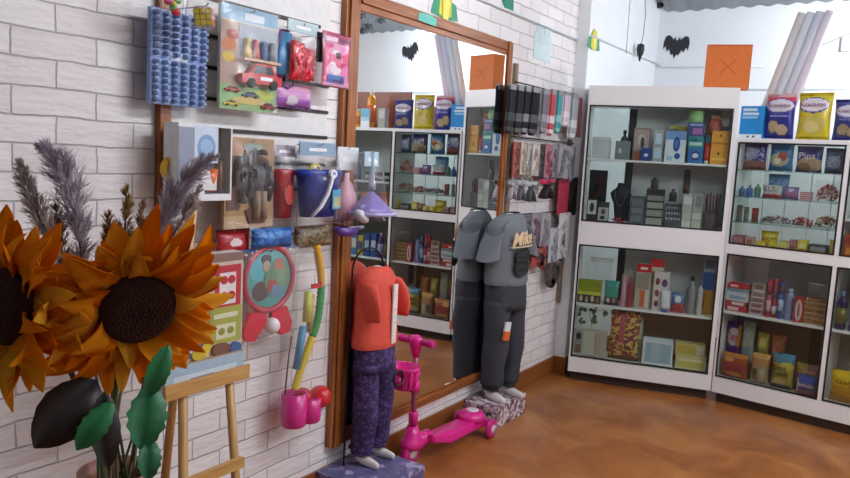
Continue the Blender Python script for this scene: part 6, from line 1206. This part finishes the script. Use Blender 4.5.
def sunflower(loc, normal, R0, label, seed, up_hint=(0, 0, 1)):
    R.seed(seed); c = Vector(loc); n = Vector(normal).normalized(); q = n.to_track_quat('-Y', 'Z').to_matrix()
    r = thing('sunflower', label, 'sunflower', c)
    def T(p): return q @ Vector(p)
    b = B(); rd = R0*.44; lathe(b, [(0, .026), (rd*.4, .03), (rd*.7, .03), (rd*.9, .02), (rd, .006), (rd*.98, -.006), (0, -.012)], (0, 0, 0), 34)
    for k in range(230):
        rr = rd*.94*math.sqrt((k+.5)/230); aa = k*2.39996; h = .03-.022*max(0, (rr/rd-.7)/.3); blob(b, (rr*math.cos(aa), rr*math.sin(aa), h-.0022), .0042, 0, 1, (1, 1, 1.1), .1)
    for v in b.verts: v.co = T((v.co.x, -v.co.z, v.co.y))
    finish('flower_disc', b, M('341408', .95, 0, .15, 60), r)
    for ring, (cnt, r0, r1, ang, wd) in enumerate([(26, .9, 1.06, -.15, .36), (26, .88, 1.0, .12, .33), (24, .86, .86, .5, .28)]):
        for i in range(cnt):
            aa = 2*pi*(i+.5*ring+R.uniform(-.22, .22))/cnt; L1 = R0*r1*R.uniform(.85, 1.15); tl = ang+R.uniform(-.3, .34)
            d = Vector((math.cos(aa), 0, math.sin(aa))); p0 = d*rd*r0; ln = L1-rd*r0
            p1 = p0 + d*ln*math.cos(tl) + Vector((0, -1, 0))*ln*math.sin(tl) + Vector((-math.sin(aa), 0, math.cos(aa)))*ln*R.uniform(-.3, .3)
            bb = B(); leaf_mesh(bb, T(p0), T(p1), R0*wd*R.uniform(.42, .62), R.uniform(-.02, .024), up=T((R.uniform(-.4, .4), -1, R.uniform(-.4, .4))), n=7, taper=True); finish('petal', bb, fluff(R.choice(PETC)), r)
    # calyx and stem
    b = B(); lathe(b, [(0, -.02), (rd*.5, -.018), (rd*.8, -.006), (rd*.8, 0), (0, 0)], (0, 0, 0), 20)
    for v in b.verts: v.co = T((v.co.x, -v.co.z, v.co.y))
    finish('calyx', b, M('2f5a34', .6), r)
    a0 = T((0, .018, 0)); a1 = T((0, .07, 0)); vb = Vector((VX+.01*math.cos(seed), VY+.012*math.sin(seed), .70))-c; vr = Vector((VX+.018*math.cos(seed), VY+.018*math.sin(seed), ZR))-c
    pts = []
    for i in range(9):
        f = i/8; pts.append(((1-f)**3)*a0+3*f*(1-f)**2*a1+3*f*f*(1-f)*(vr+Vector((0, 0, .1)))+f**3*vr)
    pts.append(vb); b = B(); tube(b, pts, .0045, 8); finish('stem', b, M('5a6a3c', .6), r); return r
sunflower((0.929, 0.698, 1.184), (0.899, -0.294, -0.323), .146, 'large orange sunflower facing the room, right one of the two in the vase', 3)
sunflower((0.807, 0.556, 1.185), (0.242, -0.960, 0.137), .138, 'orange sunflower cut by the left edge of the picture', 11)
def plume(tip, mid, base, rad, cols, label, dens=520):
    tip, mid, base = Vector(tip), Vector(mid), Vector(base); o0 = base
    r = thing('pampas_plume', label, 'dried grass', base, 0, 'dried grass plumes in the vase')
    def C(f): return (1-f)**2*Vector((0, 0, 0))+2*f*(1-f)*(mid-base)*1.0+f*f*(tip-base)
    b = B(); mats = [fluff(cols[0]), fluff(cols[1])]
    for q in range(dens//5):
        f = R.random()**.9; p0 = C(f); tg = (C(min(1, f+.02))-C(max(0, f-.02))).normalized()
        rr = rad*(math.sin(pi*min(1, .12+f*.88))**.7)*(1-.5*f)+.003
        v = Vector((R.uniform(-1, 1), R.uniform(-1, 1), R.uniform(-1, 1))); v = (v-tg*v.dot(tg)).normalized()
        ax = v*rr*R.uniform(.35, .95)+tg*rr*R.uniform(.7, 1.5); mi = R.randrange(2)
        for k in range(26):
            p = p0+ax*R.uniform(0, .75); w_ = Vector((R.uniform(-1, 1), R.uniform(-1, 1), R.uniform(-1, 1)))
            e = p+ax*R.uniform(.25, .6)+w_*rr*.3; sd = (e-p).cross(w_).normalized()*.0006; md = p.lerp(e, .5)+w_*rr*.04
            fc = b.faces.new([b.verts.new(x) for x in (p-sd, p+sd, md+sd, e, md-sd)]); fc.material_index = mi
    o = finish('plume_head', b, mats, r); o['kind'] = 'stuff'
    vr = Vector((VX+R.uniform(-.025, .025), VY+R.uniform(-.025, .025), ZR))-o0; vb = Vector((VX+R.uniform(-.02, .02), VY+R.uniform(-.02, .02), .70))-o0
    b = B(); tube(b, [C(.97), C(.8), C(.5), C(.2), C(0), vr*.5+Vector((0, 0, .0)), vr, vb], [.0008, .0012, .0016, .002, .0022, .0024, .0024, .0024], 6); finish('stem', b, M('7a6a50', .7), r)
GM = ('dccfcb', 'c0b2b2'); GP = ('dcd4da', 'bcb2be'); BR = ('b88a60', '94694a'); OB = ('bca064', '977844')
plume((0.673, 0.642, 1.407), (0.696, 0.648, 1.340), (0.755, 0.672, 1.227), .030, GM, 'greyish plume at the far left leaning left')
plume((0.678, 0.673, 1.433), (0.736, 0.708, 1.403), (0.770, 0.702, 1.196), .042, GP, 'tallest purple grey plume curving up to the left', 800)
plume((0.705, 0.689, 1.331), (0.715, 0.689, 1.279), (0.738, 0.691, 1.183), .024, BR, 'short brown plume between the two left grey plumes', 360)
plume((0.774, 0.747, 1.323), (0.781, 0.744, 1.273), (0.785, 0.734, 1.185), .024, BR, 'short brown plume right of the tallest plume', 360)
plume((0.778, 0.779, 1.369), (0.783, 0.774, 1.308), (0.789, 0.763, 1.191), .022, OB, 'slim olive brown plume in the middle', 380)
plume((0.796, 0.800, 1.344), (0.798, 0.794, 1.290), (0.802, 0.783, 1.190), .018, BR, 'thin dark brown plume right of the olive brown one', 300)
plume((0.932, 0.855, 1.431), (0.862, 0.803, 1.399), (0.865, 0.783, 1.235), .038, GP, 'wide purple grey plume sweeping to the right', 800)
plume((0.929, 0.821, 1.379), (0.915, 0.806, 1.333), (0.888, 0.778, 1.265), .020, GM, 'small grey plume under the right sweeping plume', 320)
def bouquet_leaf(base, tip, wid, col, label, bend=.01, up=(1, -.7, .3), teeth=.08):
    base, tip = Vector(base), Vector(tip); r = thing('bouquet_leaf', label, 'artificial leaf', base, 0, 'leaves in the vase')
    b = B(); leaf_mesh(b, (0, 0, 0), tip-base, wid, bend, up=up, n=11, teeth=teeth, th=.0008); finish('leaf_blade', b, M(col, .45, 0, .12, 40), r)
    vr = Vector((VX+R.uniform(-.03, .03), VY+R.uniform(-.03, .03), ZR))-base; b = B(); tube(b, [(0, 0, 0), vr*.5+Vector((0, 0, .01)), vr, vr+Vector((0, 0, -.15))], .0022, 6); finish('leaf_stem', b, M('3c5a34', .6), r)
bouquet_leaf((0.897, 0.648, 1.065), (0.883, 0.554, 0.977), .042, '231512', 'very dark brown large leaf hanging to the left', .012, teeth=.02)
bouquet_leaf((0.936, 0.636, 1.057), (0.963, 0.626, 0.941), .022, '1f1410', 'dark brown leaf hanging straight down in front of the stems', teeth=.02)
bouquet_leaf((0.957, 0.637, 1.046), (0.937, 0.590, 0.977), .020, '1c7a46', 'bright green leaf pointing down to the left')
bouquet_leaf((0.963, 0.703, 1.058), (0.987, 0.669, 0.963), .030, '1a6c3c', 'large green leaf hanging on the right of the stems')
bouquet_leaf((0.978, 0.722, 1.124), (0.968, 0.692, 1.041), .018, '1d7440', 'green leaf under the right edge of the right sunflower')
bouquet_leaf((0.987, 0.684, 0.978), (1.008, 0.666, 0.921), .018, '17643a', 'green leaf drooping over the vase rim on the right')

# ------------------------------------------------------------------ camera
cam = bpy.data.cameras.new('camera'); co = bpy.data.objects.new('camera', cam); COL.objects.link(co)
cam.sensor_width = 36; cam.lens = 36*720.7/850; cam.clip_start = .02
co.matrix_world = Matrix(((0.82710, -0.10684, 0.55181, 1.95000), (0.55963, 0.06542, -0.82616, 0.00000), (0.05217, 0.99212, 0.11390, 1.45000), (0.00000, 0.00000, 0.00000, 1.00000)))
S.camera = co
vs = S.view_settings; vs.view_transform = 'Standard'; vs.look = 'None'; vs.exposure = 0.0; vs.gamma = 1; vs.use_curve_mapping = False
